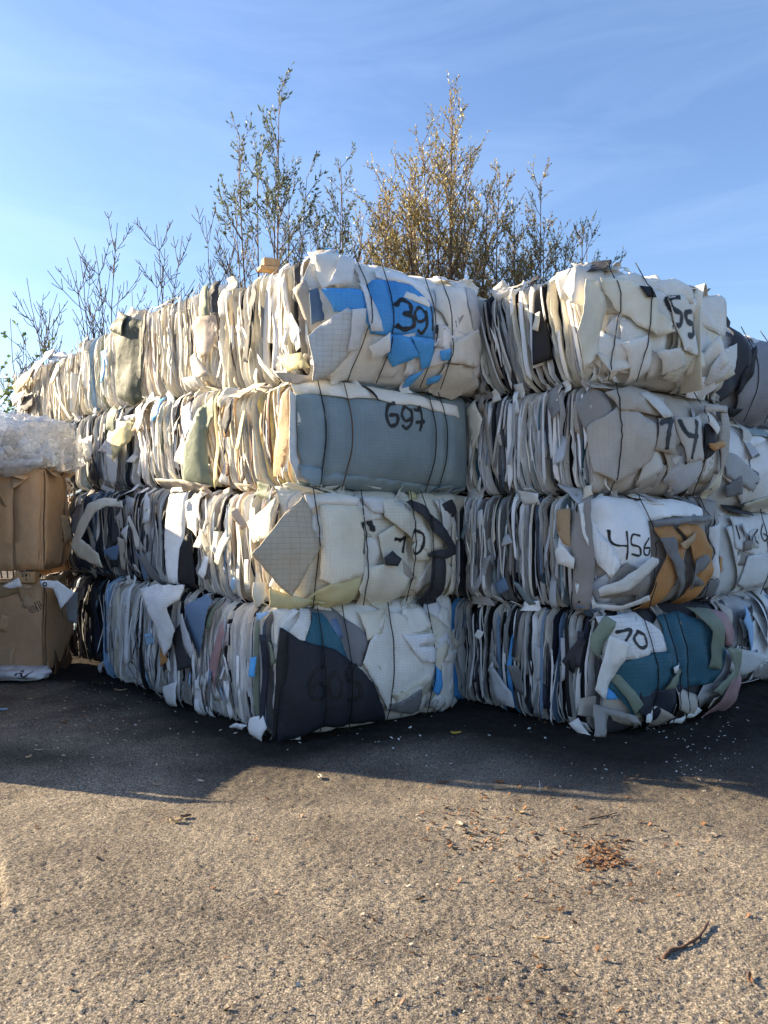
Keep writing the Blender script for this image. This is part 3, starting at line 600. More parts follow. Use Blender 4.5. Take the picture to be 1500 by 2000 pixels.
# --- row 2
o = P0(560, 5.74)
ts = [t_at(o, udir(), x) for x in (386, 243, 120)]
root, fr, en = bale(o, .955, .855, ts[0]-.02, LV, 111, 'cream second level corner bale with a torn navy strip and smeared black number', PAL['A2'], wscale=1.35, rough=.035, lean=.03)
fr.ties = [fr.px(x, 1075)[0] for x in (620, 708, 800, 833)]
wrap(fr, F_('cream', True), root, .02, seed=9)
scraps(fr, 14, dict(cream=6, ivory=3, beige=1.5), root, 41, (.16, .42), (.0, .025), (.25, 1.6, 0, .85), .02, .3, .5)
patch(fr, [(626, 984), (690, 984), (700, 1000), (697, 1120), (640, 1142), (622, 1130)], F_('cream', True), root, .05, (0, .0), .006, 3, seed=43)
patch(fr, [(600, 966), (650, 962), (700, 972), (690, 988), (630, 984), (606, 1000)], F_('ivory'), root, .06, (0, .2), seed=44)
patch(fr, [(700, 968), (745, 972), (790, 985), (775, 1010), (720, 1000)], F_('milk'), root, .05, (0, .2), seed=45)
patch(fr, [(740, 978), (756, 972), (800, 1010), (834, 1055), (830, 1085), (800, 1060), (738, 1008)], F_('cream', True), root, .075, (.06, .05), .015, seed=46)
patch(fr, [(790, 1066), (835, 1035), (826, 1090), (800, 1095)], F_('cream'), root, .07, seed=47)
patch(fr, [(700, 1105), (755, 1098), (790, 1130), (775, 1185), (712, 1186), (690, 1150)], F_('cream', True), root, .06, (0, -.12), .03, seed=48)
patch(fr, [(636, 1140), (700, 1120), (690, 1180), (625, 1192), (600, 1172)], F_('yellow'), root, .055, (0, -.1), .03, seed=49)
patch(fr, [(732, 1088), (748, 1074), (766, 1090), (758, 1104), (736, 1102)], F_('charcoal'), root, .085, seed=50)
patch(fr, [(838, 1085), (880, 1110), (872, 1150), (845, 1160)], F_('cream', True), root, .06, seed=51)
patch(fr, [(886, 1020), (898, 1030), (896, 1160), (880, 1165)], F_('cream'), root, .05, seed=52)
patch(fr, [(856, 990), (862, 975), (880, 1000), (872, 1050), (858, 1040)], F_('ivory'), root, .06, seed=53)
patch(fr, [(783, 980), (800, 976), (822, 990), (884, 1068), (882, 1082), (856, 1090), (820, 1086), (815, 1080), (862, 1070), (806, 1002)], F_('charcoal'), root, .10, (0, 0), .006, 3, seed=54, th=.01, label='torn navy strip')
patch(fr, [(836, 1082), (854, 1086), (856, 1190), (838, 1196), (816, 1194), (826, 1130)], F_('charcoal', True), root, .105, (0, -.05), .008, 3, seed=55, th=.01, label='hanging navy strip end')
patch(fr, [(860, 985), (885, 975), (896, 1000), (885, 1010), (866, 1005)], F_('charcoal'), root, .06, seed=56)
patch(fr, [(491, 1082), (520, 1052), (594, 970), (608, 1000), (604, 1030), (618, 1072), (596, 1105), (574, 1166), (540, 1135)], F_('buff', True), root, .11, (-.12, .0), .02, 2.6, seed=57, th=.007, label='large tan tinted flap sticking out past the corner')
patch(fr, [(508, 1140), (535, 1140), (530, 1180), (515, 1190), (505, 1165)], F_('cream'), root, .05, (-.1, -.1), seed=58)
patch(fr, [(538, 1150), (590, 1168), (640, 1178), (600, 1194), (540, 1190)], F_('yellow'), root, .07, (0, -.2), .02, seed=59)
lips(fr, 12, dict(cream=4, yellow=1, ivory=2), root, 42)
scraps(en, 26, PAL['A2'], root, 47, (.06, .17), (.03, .07), None, .014, .5, .3, 3)
patch(en, [(470, 1130), (478, 1125), (476, 1150), (468, 1152)], F_('sky'), root, .085, seed=61)
patch(en, [(498, 1020), (530, 990), (545, 970), (540, 1050), (510, 1060)], F_('cream', True), root, .06, seed=62)
lips(en, 8, PAL['A2'], root, 48)
fr.build()
for x in (620, 708, 800, 833): a = fr.px(x, 1075)[0]; tie(fr, (a-.01, a+.005, a-.015), root)
paint(fr, [[(696, 1022), (702, 1050), (698, 1078)], [(716, 1020), (722, 1035)]], root, .045)
paint(fr, [[(762, 1052), (774, 1054)], [(772, 1056), (782, 1050), (780, 1078)]], root, .028)
paint(fr, [[(800, 1034), (790, 1056), (798, 1080), (808, 1074), (812, 1046), (800, 1034)]], root, .022)

root, fr, en = bale(along(o, udir(), ts[0]+.05), .985, .87, ts[1]-ts[0]-.07, LV, 112, 'second level bale of dark and grey edges with one tall white sheet', PAL['B2'], wscale=1.3, lean=.05)
patch(en, [(343, 965), (370, 962), (368, 1045), (362, 1085), (362, 1140), (344, 1138), (341, 1060)], F_('white'), root, .08, (0, 0), .006, 2, seed=3, label='tall smooth white sheet')
patch(en, [(360, 1145), (364, 1070), (372, 1040), (380, 1110), (383, 1152)], F_('black'), root, .085, seed=4)
patch(en, [(370, 980), (384, 962), (392, 1000), (386, 1050), (372, 1030)], F_('milk'), root, .10, seed=5)
patch(en, [(252, 1040), (270, 1025), (268, 1060)], F_('milk'), root, .08, seed=6)
scraps(en, 18, PAL['B2'], root, 51, (.06, .17), (.03, .07), None, .014, .5, .1, 4)
lips(en, 10, PAL['B2'], root, 52)
root, fr, en = bale(along(o, udir(), ts[1]+.05), .985, .87, 2.3, LV, 113, 'second level bale of dark navy sheets with a cream sheet bent in a loop', PAL['C2'], wscale=1.4, lean=.05, nflap=.5)
patch(en, [(168, 1065), (200, 985), (222, 972), (248, 978), (252, 992), (228, 988), (212, 1000), (190, 1052), (218, 1080), (222, 1108), (205, 1100), (180, 1085)], F_('cream'), root, .15, (0, .0), .02, 3, seed=3, label='cream sheet bent in a loop')
patch(en, [(232, 1010), (250, 985), (258, 1000), (240, 1035)], F_('beige'), root, .12, seed=4)
patch(en, [(216, 1075), (236, 1062), (232, 1094), (222, 1092)], F_('steel'), root, .09, seed=5)
patch(en, [(248, 966), (270, 975), (262, 1010), (252, 990)], F_('lgrey'), root, .12, seed=8)
scraps(en, 22, PAL['C2'], root, 55, (.12, .34), (.03, .09), None, .03, .6, .1, 2.5)
lips(en, 14, PAL['C2'], root, 56)

# --- row 3
o = P0(590, 5.80)
ts = [t_at(o, udir(), x) for x in (420, 272, 118)]
root, fr, en = bale(o, 1.822, .80, ts[0]-.02, LV, 121, 'third level corner bale wrapped in one smooth blue-grey gridded sheet marked 697', PAL['A3'], rough=.010, bulge=.17, wscale=1.3, lean=.15, fan=.10)
fr.ties = [fr.px(x, 850)[0] for x in (641, 688, 850, 876)]
wrap(fr, F_('slate', True), root, .009, seed=19, freq=4, nu=60, nv=36, label='smooth blue-grey gridded sheet')
patch(fr, [(583, 722), (640, 733), (705, 742), (830, 772), (902, 792), (904, 816), (868, 806), (800, 790), (772, 790), (735, 778), (682, 776), (640, 768), (598, 764), (590, 745)], F_('ivory'), root, .02, (0, .15), .010, 3, seed=63, label='ivory sheet folded over the top edge')
patch(fr, [(596, 766), (641, 770), (646, 850), (642, 910), (610, 925), (600, 880)], F_('slate'), root, .035, (-.15, 0), .003, 2, seed=64, uvrot=.1)
patch(fr, [(580, 758), (598, 770), (602, 890), (628, 935), (622, 945), (596, 935), (578, 900)], F_('milk'), root, .03, (-.5, 0), .008, 3, seed=65)
patch(fr, [(600, 905), (640, 918), (638, 945), (616, 950), (600, 930)], F_('slate'), root, .075, (-.2, -.4), .012, seed=66)
patch(fr, [(640, 922), (720, 930), (850, 948), (900, 950), (900, 966), (800, 962), (700, 955), (636, 945)], F_('slate'), root, .02, (0, -.25), .02, 3, seed=67)
patch(fr, [(560, 722), (590, 722), (640, 735), (600, 745), (575, 740)], F_('beige'), root, .06, (0, .5), .02, seed=68)
patch(fr, [(724, 748), (732, 750), (735, 786), (729, 772)], F_('black'), root, .05, seed=69)
lips(fr, 7, dict(slate=2, milk=1, ivory=1), root, 44, (0,))
scraps(en, 20, PAL['A3'], root, 57, (.05, .14), (.03, .06), None, .010, .5, .1, 4.5)
patch(en, [(448, 830), (456, 800), (470, 780), (468, 820), (458, 850)], F_('charcoal'), root, .08, seed=61)
patch(en, [(555, 835), (562, 770), (572, 765), (578, 850), (560, 935), (545, 930)], F_('tan'), root, .07, seed=62)
lips(en, 14, dict(cream=3, beige=2, ivory=2), root, 58)
fr.build()
for x, q in ((641, 0), (688, 1), (850, 0), (876, 0)):
    a = fr.px(x, 850)[0]; tie(fr, (a-.05, a+.01, a-.03), root, M_RUST if q else None)
paint(fr, [[(768, 788), (756, 792), (749, 812), (755, 832), (768, 828), (770, 812), (756, 812)]], root, .030)
paint(fr, [[(800, 806), (788, 795), (779, 810), (785, 823), (797, 816), (799, 798), (797, 825), (786, 838), (779, 832)]], root, .026)
paint(fr, [[(806, 800), (812, 802), (818, 795), (818, 820), (812, 842)], [(806, 826), (822, 824)]], root, .028)

root, fr, en = bale(along(o, udir(), ts[0]+.05), 1.87, .83, ts[1]-ts[0]-.07, LV, 122, 'third level bale of white and cream edges crossed by a sage green sheet', PAL['B3'], wscale=1.1, lean=.05)
patch(en, [(372, 950), (384, 870), (402, 800), (424, 770), (424, 810), (408, 850), (412, 950)], F_('sage'), root, .11, (0, 0), .012, 3, seed=3, label='sage green sheet standing out')
patch(en, [(330, 935), (380, 938), (412, 948), (392, 962), (330, 955)], F_('beige'), root, .14, (0, .3), .01, seed=4)
patch(en, [(312, 800), (318, 780), (326, 775), (328, 810), (318, 825)], F_('blue'), root, .08, seed=5)
patch(en, [(278, 800), (300, 765), (306, 780), (296, 830), (284, 850)], F_('cream'), root, .09, seed=6)
patch(en, [(360, 900), (376, 855), (386, 880), (380, 915)], F_('ivory', True), root, .09, seed=7)
patch(en, [(370, 800), (385, 785), (392, 830), (378, 860)], F_('white'), root, .08, seed=8)
scraps(en, 16, PAL['B3'], root, 61, (.06, .16), (.03, .07), None, .014, .5, .1, 4)
lips(en, 14, PAL['B3'], root, 62)
root, fr, en = bale(along(o, udir(), ts[1]+.05), 1.88, .85, ts[2]-ts[1], LV, 123, 'third level bale beside the film heap, blue grey edges, pale flap stained yellow', PAL['C3'], wscale=1.2, lean=-.03, nflap=.4)
patch(en, [(232, 960), (224, 900), (228, 850), (244, 820), (268, 808), (264, 850), (246, 880), (244, 940)], F_('milk'), root, .10, (0, .0), .012, 3, seed=3)
patch(en, [(236, 850), (268, 815), (262, 862), (240, 902)], F_('yellow'), root, .125, seed=13, label='pale flap stained yellow')
patch(en, [(176, 860), (196, 850), (198, 885), (188, 905), (180, 890)], F_('milk'), root, .09, seed=4)
patch(en, [(185, 935), (200, 890), (206, 925), (200, 960)], F_('navy'), root, .09, seed=5)
patch(en, [(120, 860), (130, 830), (138, 840), (132, 875)], F_('steel'), root, .09, seed=6)
patch(en, [(228, 790), (244, 800), (240, 845), (228, 840)], F_('sage'), root, .11, seed=7)
scraps(en, 20, PAL['C3'], root, 65, (.07, .2), (.03, .07), None, .018, .5, .1, 3)
lips(en, 14, PAL['C3'], root, 66)

# --- row 4 (top)
o = P0(618, 5.86)
ts = [t_at(o, udir(), x) for x in (430, 282, 155, 34)]
root, fr, en = bale(o, 2.645, .93, ts[0]-.02, LV, 131, 'topmost corner bale of white sheeting with bright blue patches, marked 391', PAL['A4'], rough=.035, bulge=.20, wscale=1.45, lean=.10, over=.05)
fr.ties = [fr.px(x, 640)[0] for x in (706, 756, 838, 872)]
wrap(fr, F_('ivory'), root, .016, seed=29)
scraps(fr, 8, dict(ivory=4, white=4, milk=3, lgrey=.6), root, 71, (.15, .4), (.0, .015), (.9, 1.6, .3, .95), .012, .2, .3)
scraps(fr, 14, dict(ivory=4, white=4, milk=3, beige=.6), root, 72, (.10, .30), (.0, .03), (.3, 1.6, .0, .26), .02, .4, .3)
patch(fr, [(700, 548), (752, 545), (800, 560), (838, 606), (833, 668), (780, 660), (716, 655), (703, 605)], F_('blue', True), root, .035, (0, .05), .006, 3, seed=73, label='large bright blue panel')
patch(fr, [(748, 654), (784, 664), (806, 700), (765, 718), (748, 692)], F_('blue', True), root, .055, (0, -.1), .008, seed=74, label='blue scrap below the number')
patch(fr, [(783, 662), (832, 670), (830, 718), (815, 724), (802, 694)], F_('blue'), root, .06, (0, -.05), seed=75, label='blue scrap below the number')
patch(fr, [(843, 690), (868, 684), (862, 708), (848, 708)], F_('blue'), root, .07, seed=76, label='small blue scrap')
patch(fr, [(798, 738), (822, 724), (816, 750), (806, 756)], F_('blue'), root, .07, seed=77, label='small blue scrap')
patch(fr, [(840, 738), (858, 733), (858, 746), (844, 750)], F_('blue'), root, .07, seed=177, label='small blue scrap')
patch(fr, [(632, 562), (690, 572), (702, 622), (648, 610)], F_('blue', True), root, .115, (-.1, .1), .008, seed=78, label='blue scrap left of the number')
patch(fr, [(618, 560), (634, 556), (640, 622), (622, 630), (620, 590)], F_('steel'), root, .08, seed=79)
patch(fr, [(740, 520), (800, 535), (850, 575), (842, 605), (800, 556), (735, 542)], F_('white'), root, .04, (0, .1), .01, seed=80)
patch(fr, [(630, 490), (662, 478), (700, 500), (676, 545), (640, 560)], F_('milk'), root, .07, (0, .15), .02, seed=81)
patch(fr, [(664, 498), (690, 505), (676, 560), (642, 556)], F_('white'), root, .12, (0, .1), .008, seed=82)
patch(fr, [(698, 516), (714, 520), (716, 552), (695, 575)], F_('milk'), root, .09, seed=83)
patch(fr, [(688, 560), (703, 558), (724, 655), (708, 652)], F_('white'), root, .12, (0, 0), .006, seed=84)
patch(fr, [(655, 473), (680, 476), (686, 486), (664, 482)], F_('blue'), root, .05, (0, .2), seed=85, label='blue corner on the top edge')
patch(fr, [(604, 655), (640, 625), (664, 606), (700, 640), (672, 700), (645, 735), (620, 740)], F_('milk', True), root, .14, (-.15, -.05), .014, 3, seed=86, th=.006, label='gridded white flap over the corner')
patch(fr, [(655, 720), (690, 680), (690, 735), (664, 750)], F_('ivory'), root, .09, seed=87)
patch(fr, [(668, 612), (688, 612), (684, 690), (668, 690)], F_('white'), root, .16, (.1, 0), seed=187)
patch(fr, [(712, 680), (742, 655), (750, 690), (722, 706)], F_('milk'), root, .08, seed=88)
patch(fr, [(846, 562), (908, 560), (945, 575), (940, 640), (880, 690), (862, 640), (842, 606)], F_('ivory'), root, .035, (0, .05), .02, 3, seed=89)
patch(fr, [(914, 558), (938, 562), (948, 600), (936, 668), (918, 640), (908, 600)], F_('lgrey'), root, .05, (0, .05), .015, 3, seed=90)
patch(fr, [(868, 672), (935, 640), (948, 690), (925, 720), (870, 712)], F_('ivory'), root, .06, (0, -.08), .02, seed=91)
patch(fr, [(862, 712), (930, 715), (945, 755), (900, 778), (850, 760)], F_('ivory'), root, .05, (0, -.15), .03, seed=92)
lips(fr, 12, dict(ivory=3, white=3), root, 54)
scraps(en, 18, PAL['A4'], root, 93, (.06, .2), (.03, .07), None, .015, .5, .2, 4)
patch(en, [(492, 708), (503, 640), (512, 600), (510, 680), (504, 712)], F_('black'), root, .09, seed=94)
patch(en, [(500, 600), (512, 560), (520, 575), (512, 640)], F_('charcoal'), root, .08, seed=96)
patch(en, [(560, 700), (600, 690), (612, 720), (580, 728)], F_('yellow'), root, .10, (0, -.2), seed=95)
lips(en, 16, dict(cream=3, ivory=3, beige=1), root, 59)
scraps(fr, 6, dict(ivory=3, milk=2), root, 97, (.12, .25), (.0, .03), (0., .5, .75, .9), .02, .4, .1)
fr.build()
for x in (706, 756, 838, 872): a = fr.px(x, 640)[0]; tie(fr, (a-.06, a+.01, a-.03), root)
paint(fr, [[(762, 600), (772, 590), (786, 600), (785, 616), (772, 618), (788, 624), (790, 642), (774, 648), (762, 640)]], root, .036)
paint(fr, [[(816, 622), (804, 606), (793, 618), (799, 634), (812, 628), (815, 612), (815, 640), (806, 656), (799, 650)]], root, .026)
paint(fr, [[(828, 604), (829, 626), (827, 650)], [(838, 612), (838, 655)]], root, .022)
bb = root
root, fr, en = bale(along(o, udir(), ts[0]+.05), 2.74, .92, ts[1]-ts[0]-.07, LV, 132, 'top row bale of fine cream edges directly left of the marked top corner bale', PAL['B4'], wscale=.95, lean=.03, over=.05)
patch(en, [(392, 640), (400, 622), (420, 615), (425, 640), (415, 700), (398, 690)], F_('blush'), root, .09, seed=3)
patch(en, [(388, 700), (398, 690), (420, 735), (395, 742)], F_('beige'), root, .09, seed=4)
patch(en, [(286, 625), (293, 600), (296, 640), (286, 700), (282, 690)], F_('black'), root, .06, seed=5)
patch(en, [(400, 560), (410, 552), (412, 620), (398, 630)], F_('sage'), root, .06, seed=7)
patch(en, [(414, 548), (422, 545), (424, 610), (416, 615)], F_('charcoal'), root, .065, seed=8)
patch(en, [(380, 742), (408, 738), (412, 756), (385, 760)], F_('white'), root, .13, (0, .3), seed=6)
scraps(en, 4, PAL['B4'], root, 63, (.05, .14), (.03, .06), None, .014, .5, .1, 4)
lips(en, 12, PAL['B4'], root, 64)
root, fr, en = bale(along(o, udir(), ts[1]+.05), 2.76, .87, ts[2]-ts[1]-.07, LV, 133, 'top row bale with a broad sage green sheet folded down its right side', PAL['C4'], wscale=1., over=.05)
patch(en, [(238, 650), (244, 612), (262, 620), (283, 628), (280, 700), (276, 780), (262, 792), (240, 775), (246, 700)], F_('moss'), root, .10, (0, .0), .02, 4, seed=3, label='broad sage green sheet', g=.05)
patch(en, [(238, 648), (246, 610), (262, 622), (258, 660)], F_('moss'), root, .14, (0, .1), seed=4)
patch(en, [(210, 690), (218, 685), (216, 740), (210, 750)], F_('blue'), root, .07, seed=5)
patch(en, [(212, 700), (224, 675), (222, 720)], F_('sky'), root, .065, seed=6)
scraps(en, 5, PAL['C4'], root, 67, (.05, .15), (.03, .06), None, .014, .5, .1, 4)
lips(en, 12, PAL['C4'], root, 68)
root, fr, en = bale(along(o, udir(), ts[2]+.05), 2.70, .86, ts[3]-ts[2]-.04, LV, 134, 'farthest top row bale at the left end, cream edges with one tan sheet', PAL['D4'], wscale=1.1, over=.05)
patch(en, [(76, 725), (92, 690), (112, 682), (96, 720), (80, 745)], F_('lgrey'), root, .12, (0, .1), seed=3)
patch(en, [(44, 755), (70, 730), (86, 722), (78, 745), (50, 775)], F_('tan'), root, .13, seed=4)
patch(en, [(40, 775), (76, 765), (66, 780), (44, 795)], F_('white'), root, .15, seed=5)
patch(en, [(52, 800), (62, 772), (80, 768), (78, 795), (64, 804)], F_('charcoal'), root, .09, seed=6)
patch(en, [(150, 730), (153, 700), (158, 705), (157, 735)], F_('navy'), root, .09, seed=7)
scraps(en, 14, PAL['D4'], root, 73, (.07, .2), (.03, .09), None, .014, .5, .1, 3)
lips(en, 16, PAL['D4'], root, 74)
# wooden block lying on the top edge
def block(name, px, py, Y, w, h, d, rz, label, cat, tilt=0, zc=None):
    x = (px-750)/FPX*Y; z = EYE+(1000-py)/FPX*Y if zc is None else zc
    root = empty(name, (x, Y, z), label, cat); root.rotation_euler = (0, tilt, rz)
    a = Acc()
    for (bx, bw, zz, hh) in ((-.0, w, 0, h),):
        n = 6; s, t = np.meshgrid(np.linspace(-1, 1, n), np.linspace(-1, 1, n), indexing='ij')
        e = .006
        V = []
        for sx in (-1, 1):
            for sy in (-1, 1):
                for sz in (-1, 1): V.append((sx*(bw/2), sy*d/2, sz*hh/2))
    me = bpy.data.meshes.new('wood_block'); import bmesh
    bm = bmesh.new(); bmesh.ops.create_cube(bm, size=1); bmesh.ops.scale(bm, vec=(w, d, h), verts=bm.verts)
    bmesh.ops.bevel(bm, geom=bm.edges[:], offset=.005, segments=2, affect='EDGES'); bm.to_mesh(me); bm.free()
    me.materials.append(simple('raw_pine', (.50, .31, .15), .75, 0, .35, 60, .25, 9)); b = bpy.data.objects.new('wood_block', me); COL.objects.link(b); b.parent = root
    return root
r_ = block('timber_offcut', 528, 490, 6.62, .135, .070, .10, .45, 'pale timber offcut lying on the top edge of the tall stack', 'timber', zc=3.645+.075)
me = bpy.data.objects.new('plank', r_.children[0].data.copy()); COL.objects.link(me); me.parent = r_; me.location = (-.03, -.02, -.056); me.scale = (1.1, 1.2, .45)

# ------------------------------------------------------------------ stack 2: middle-right
def front2(row, px, Y, z0, H, Lu, seed, label, pal, **k):
    return bale(P0(px, Y), z0, H, Lu, 1.62, seed, label, PAL[pal], **k)
root, fr, en = front2(1, 1180, 5.82, 0, .90, 1.38, 201, 'ground level bale with white panel marked 70, teal sheeting and pink film', 'E1', wscale=1.15, rough=.035, lean=-.02, bulge=.15)
fr.ties = [fr.px(x, 1290)[0] for x in (1270, 1308, 1332)]
wrap(fr, F_('charcoal'), root, .03, seed=31)
scraps(fr, 12, dict(taupe=3, lgrey=2, teal=3, charcoal=2, milk=1.5, beige=1), root, 81, (.14, .36), (.0, .05), None, .03, .4, .2)
patch(fr, [(1290, 1205), (1340, 1195), (1375, 1215), (1400, 1270), (1375, 1330), (1310, 1345), (1285, 1290)], F_('teal', True), root, .05, (0, 0), .03, 4, seed=82)
patch(fr, [(1190, 1208), (1262, 1198), (1284, 1230), (1295, 1266), (1250, 1282), (1206, 1294), (1196, 1250)], F_('white', True), root, .05, (0, .05), .006, 3, seed=83, label='white panel carrying the number')
patch(fr, [(1206, 1296), (1294, 1266), (1288, 1325), (1256, 1372), (1232, 1400), (1200, 1340)], F_('teal', True), root, .06, (0, -.03), .008, 3, seed=84)
patch(fr, [(1240, 1350), (1318, 1335), (1296, 1408), (1262, 1406), (1238, 1388)], F_('navy'), root, .075, (0, -.1), .02, seed=85)
patch(fr, [(1188, 1222), (1204, 1204), (1213, 1216), (1190, 1290), (1174, 1275), (1172, 1245)], F_('sage'), root, .08, seed=86, label='sage green strip')
patch(fr, [(1198, 1316), (1212, 1318), (1242, 1372), (1230, 1394)], F_('sage'), root, .09, seed=87, label='sage green strip')
patch(fr, [(1196, 1242), (1220, 1256), (1206, 1310), (1190, 1370), (1168, 1348), (1184, 1290)], F_('milk'), root, .13, (-.1, .05), .008, seed=88, label='long pale strip in front of the number panel')
patch(fr, [(1350, 1186), (1380, 1188), (1388, 1215), (1382, 1304), (1362, 1300), (1368, 1230)], F_('sage'), root, .09, (0, .1), seed=89, label='sage green strip')
patch(fr, [(1385, 1260), (1432, 1264), (1428, 1292), (1384, 1354), (1362, 1344), (1400, 1300)], F_('sage'), root, .12, (0, 0), seed=90, label='sage green strip')
patch(fr, [(1384, 1188), (1412, 1196), (1436, 1262), (1400, 1258)], F_('pink'), root, .05, (0, .1), .03, seed=91, label='dusty pink film')
patch(fr, [(1394, 1325), (1426, 1285), (1432, 1340), (1420, 1394), (1356, 1398), (1380, 1365)], F_('pink'), root, .13, (0, -.1), .03, seed=92, label='dusty pink film')
patch(fr, [(1300, 1412), (1345, 1376), (1358, 1384), (1320, 1410)], F_('white'), root, .10, (0, -.8), seed=93)
patch(fr, [(1285, 1318), (1306, 1300), (1312, 1308), (1290, 1340), (1276, 1342)], F_('sage'), root, .09, seed=94)
patch(fr, [(1286, 1298), (1304, 1290), (1302, 1306), (1290, 1310)], F_('white'), root, .085, seed=95)
patch(fr, [(1190, 1350), (1200, 1345), (1208, 1365), (1198, 1370)], F_('blue'), root, .10, seed=96)
patch(fr, [(1180, 1380), (1230, 1395), (1238, 1412), (1200, 1400), (1185, 1440), (1168, 1440)], F_('taupe'), root, .10, (0, -.3), .03, seed=97)
scraps(fr, 10, dict(beige=2, milk=1, taupe=2), root, 98, (.08, .2), (.04, .10), (.2, 1.5, -.0, .18), .03, .6, .1)
lips(fr, 10, dict(taupe=2, lgrey=2, beige=1), root, 99, (1,))
scraps(en, 18, PAL['E1'], root, 100, (.05, .15), (.03, .06), None, .014, .5, .1, 5)
patch(en, [(968, 1300), (975, 1298), (1012, 1348), (1015, 1380), (980, 1370)], F_('lgrey'), root, .08, seed=5)
patch(en, [(1120, 1410), (1135, 1400), (1158, 1440), (1148, 1446)], F_('white'), root, .09, (0, -.4), seed=6)
fr.build()
for x in (1270, 1308, 1332): a = fr.px(x, 1290)[0]; tie(fr, (a-.05, a+.01, a-.06), root)
paint(fr, [[(1213, 1236), (1232, 1230), (1236, 1232), (1226, 1250), (1222, 1268)]], root, .026)
paint(fr, [[(1247, 1233), (1238, 1248), (1246, 1264), (1257, 1258), (1256, 1240), (1247, 1233)]], root, .026)

root, fr, en = front2(2, 1155, 5.86, .91, .87, 1.38, 211, 'second level bale of the right stack, white sheet marked 456 beside torn orange sheets', 'E2', wscale=1.2, rough=.03, lean=.03, bulge=.16)
fr.ties = [fr.px(x, 1080)[0] for x in (1185, 1262, 1330, 1375)]
wrap(fr, F_('taupe'), root, .03, seed=41)
scraps(fr, 13, dict(taupe=4, lgrey=3, grey=2, white=1.2), root, 111, (.14, .36), (.0, .05), None, .025, .4, .4)
patch(fr, [(1160, 985), (1200, 968), (1250, 975), (1264, 1010), (1258, 1080), (1262, 1120), (1210, 1106), (1180, 1070)], F_('white'), root, .05, (0, .05), .010, 3, seed=112, label='white sheet carrying the number')
patch(fr, [(1160, 985), (1182, 1020), (1205, 1105), (1195, 1130), (1165, 1050)], F_('white', True), root, .06, seed=212)
patch(fr, [(1252, 978), (1330, 974), (1372, 995), (1360, 1012), (1300, 1008), (1262, 1018)], F_('white'), root, .05, (0, .12), .02, seed=113)
patch(fr, [(1188, 1170), (1195, 1120), (1215, 1098), (1258, 1130), (1240, 1160)], F_('taupe', True), root, .055, seed=114)
patch(fr, [(1264, 1030), (1290, 1026), (1310, 1060), (1300, 1110), (1272, 1190), (1240, 1192), (1262, 1130), (1276, 1080)], F_('orange', True), root, .085, (0, -.05), .02, seed=115, label='torn orange sheet')
patch(fr, [(1296, 1030), (1312, 1018), (1338, 1024), (1364, 1072), (1362, 1130), (1346, 1182), (1322, 1180), (1336, 1130), (1330, 1080), (1312, 1050)], F_('orange', True), root, .095, (0, 0), .03, seed=116, label='torn orange sheet')
patch(fr, [(1290, 1060), (1330, 1035), (1332, 1044), (1300, 1072)], F_('tan'), root, .125, seed=117)
patch(fr, [(1260, 1016), (1300, 1010), (1372, 1006), (1378, 1018), (1310, 1022), (1262, 1026)], F_('grey'), root, .11, (0, 0), .008, seed=118, label='grey strap')
patch(fr, [(1262, 1050), (1280, 1048), (1304, 1130), (1306, 1170), (1296, 1140), (1270, 1080)], F_('grey'), root, .125, seed=119, label='grey strap')
patch(fr, [(1320, 1100), (1345, 1080), (1352, 1092), (1330, 1120), (1342, 1140), (1318, 1150)], F_('grey'), root, .13, seed=120)
patch(fr, [(1178, 1152), (1242, 1086), (1258, 1092), (1212, 1150), (1182, 1166)], F_('milk'), root, .12, (0, 0), .006, seed=121, label='white strap')
patch(fr, [(1166, 1172), (1180, 1182), (1210, 1182), (1244, 1160), (1250, 1170), (1210, 1194), (1170, 1190)], F_('milk'), root, .11, (0, 0), .006, seed=122, label='white strap')
patch(fr, [(1374, 1030), (1398, 1020), (1390, 1080), (1392, 1130), (1370, 1130), (1382, 1080)], F_('white'), root, .08, seed=123)
patch(fr, [(1392, 1085), (1406, 1090), (1402, 1110), (1392, 1122)], F_('orange'), root, .075, seed=124)
patch(fr, [(1366, 1130), (1395, 1132), (1392, 1165), (1362, 1170)], F_('grey', True), root, .085, seed=125)
patch(fr, [(1400, 1060), (1428, 1130), (1430, 1190), (1400, 1200), (1396, 1120)], F_('lgrey'), root, .06, seed=126)
lips(fr, 14, dict(taupe=3, lgrey=3, white=1), root, 127)
patch(en, [(1098, 996), (1122, 992), (1124, 1066), (1112, 1062), (1100, 1040)], F_('tan'), root, .09, (0, 0), .006, seed=3, label='tan sheet folded outward')
patch(en, [(1120, 1000), (1150, 965), (1160, 1100), (1150, 1190), (1120, 1195), (1128, 1110)], F_('taupe'), root, .07, (0, 0), .03, seed=4)
patch(en, [(1098, 1075), (1108, 1060), (1134, 1090), (1132, 1110), (1105, 1100)], F_('milk'), root, .11, seed=5)
patch(en, [(978, 1140), (998, 1126), (1004, 1150), (985, 1160)], F_('steel'), root, .08, seed=6)
scraps(en, 18, PAL['E2'], root, 128, (.05, .15), (.03, .06), None, .014, .5, .2, 5)
lips(en, 12, PAL['E2'], root, 129)
fr.build()
for x in (1262, 1375): a = fr.px(x, 1080)[0]; tie(fr, (a-.05, a+.01, a-.06), root)
paint(fr, [[(1194, 1036), (1196, 1062), (1214, 1066)], [(1215, 1038), (1216, 1092)]], root, .017)
paint(fr, [[(1236, 1046), (1224, 1044), (1222, 1062), (1235, 1068), (1237, 1084), (1224, 1082)]], root, .017)
paint(fr, [[(1251, 1050), (1244, 1064), (1243, 1080), (1250, 1083), (1252, 1070), (1244, 1070)]], root, .015)

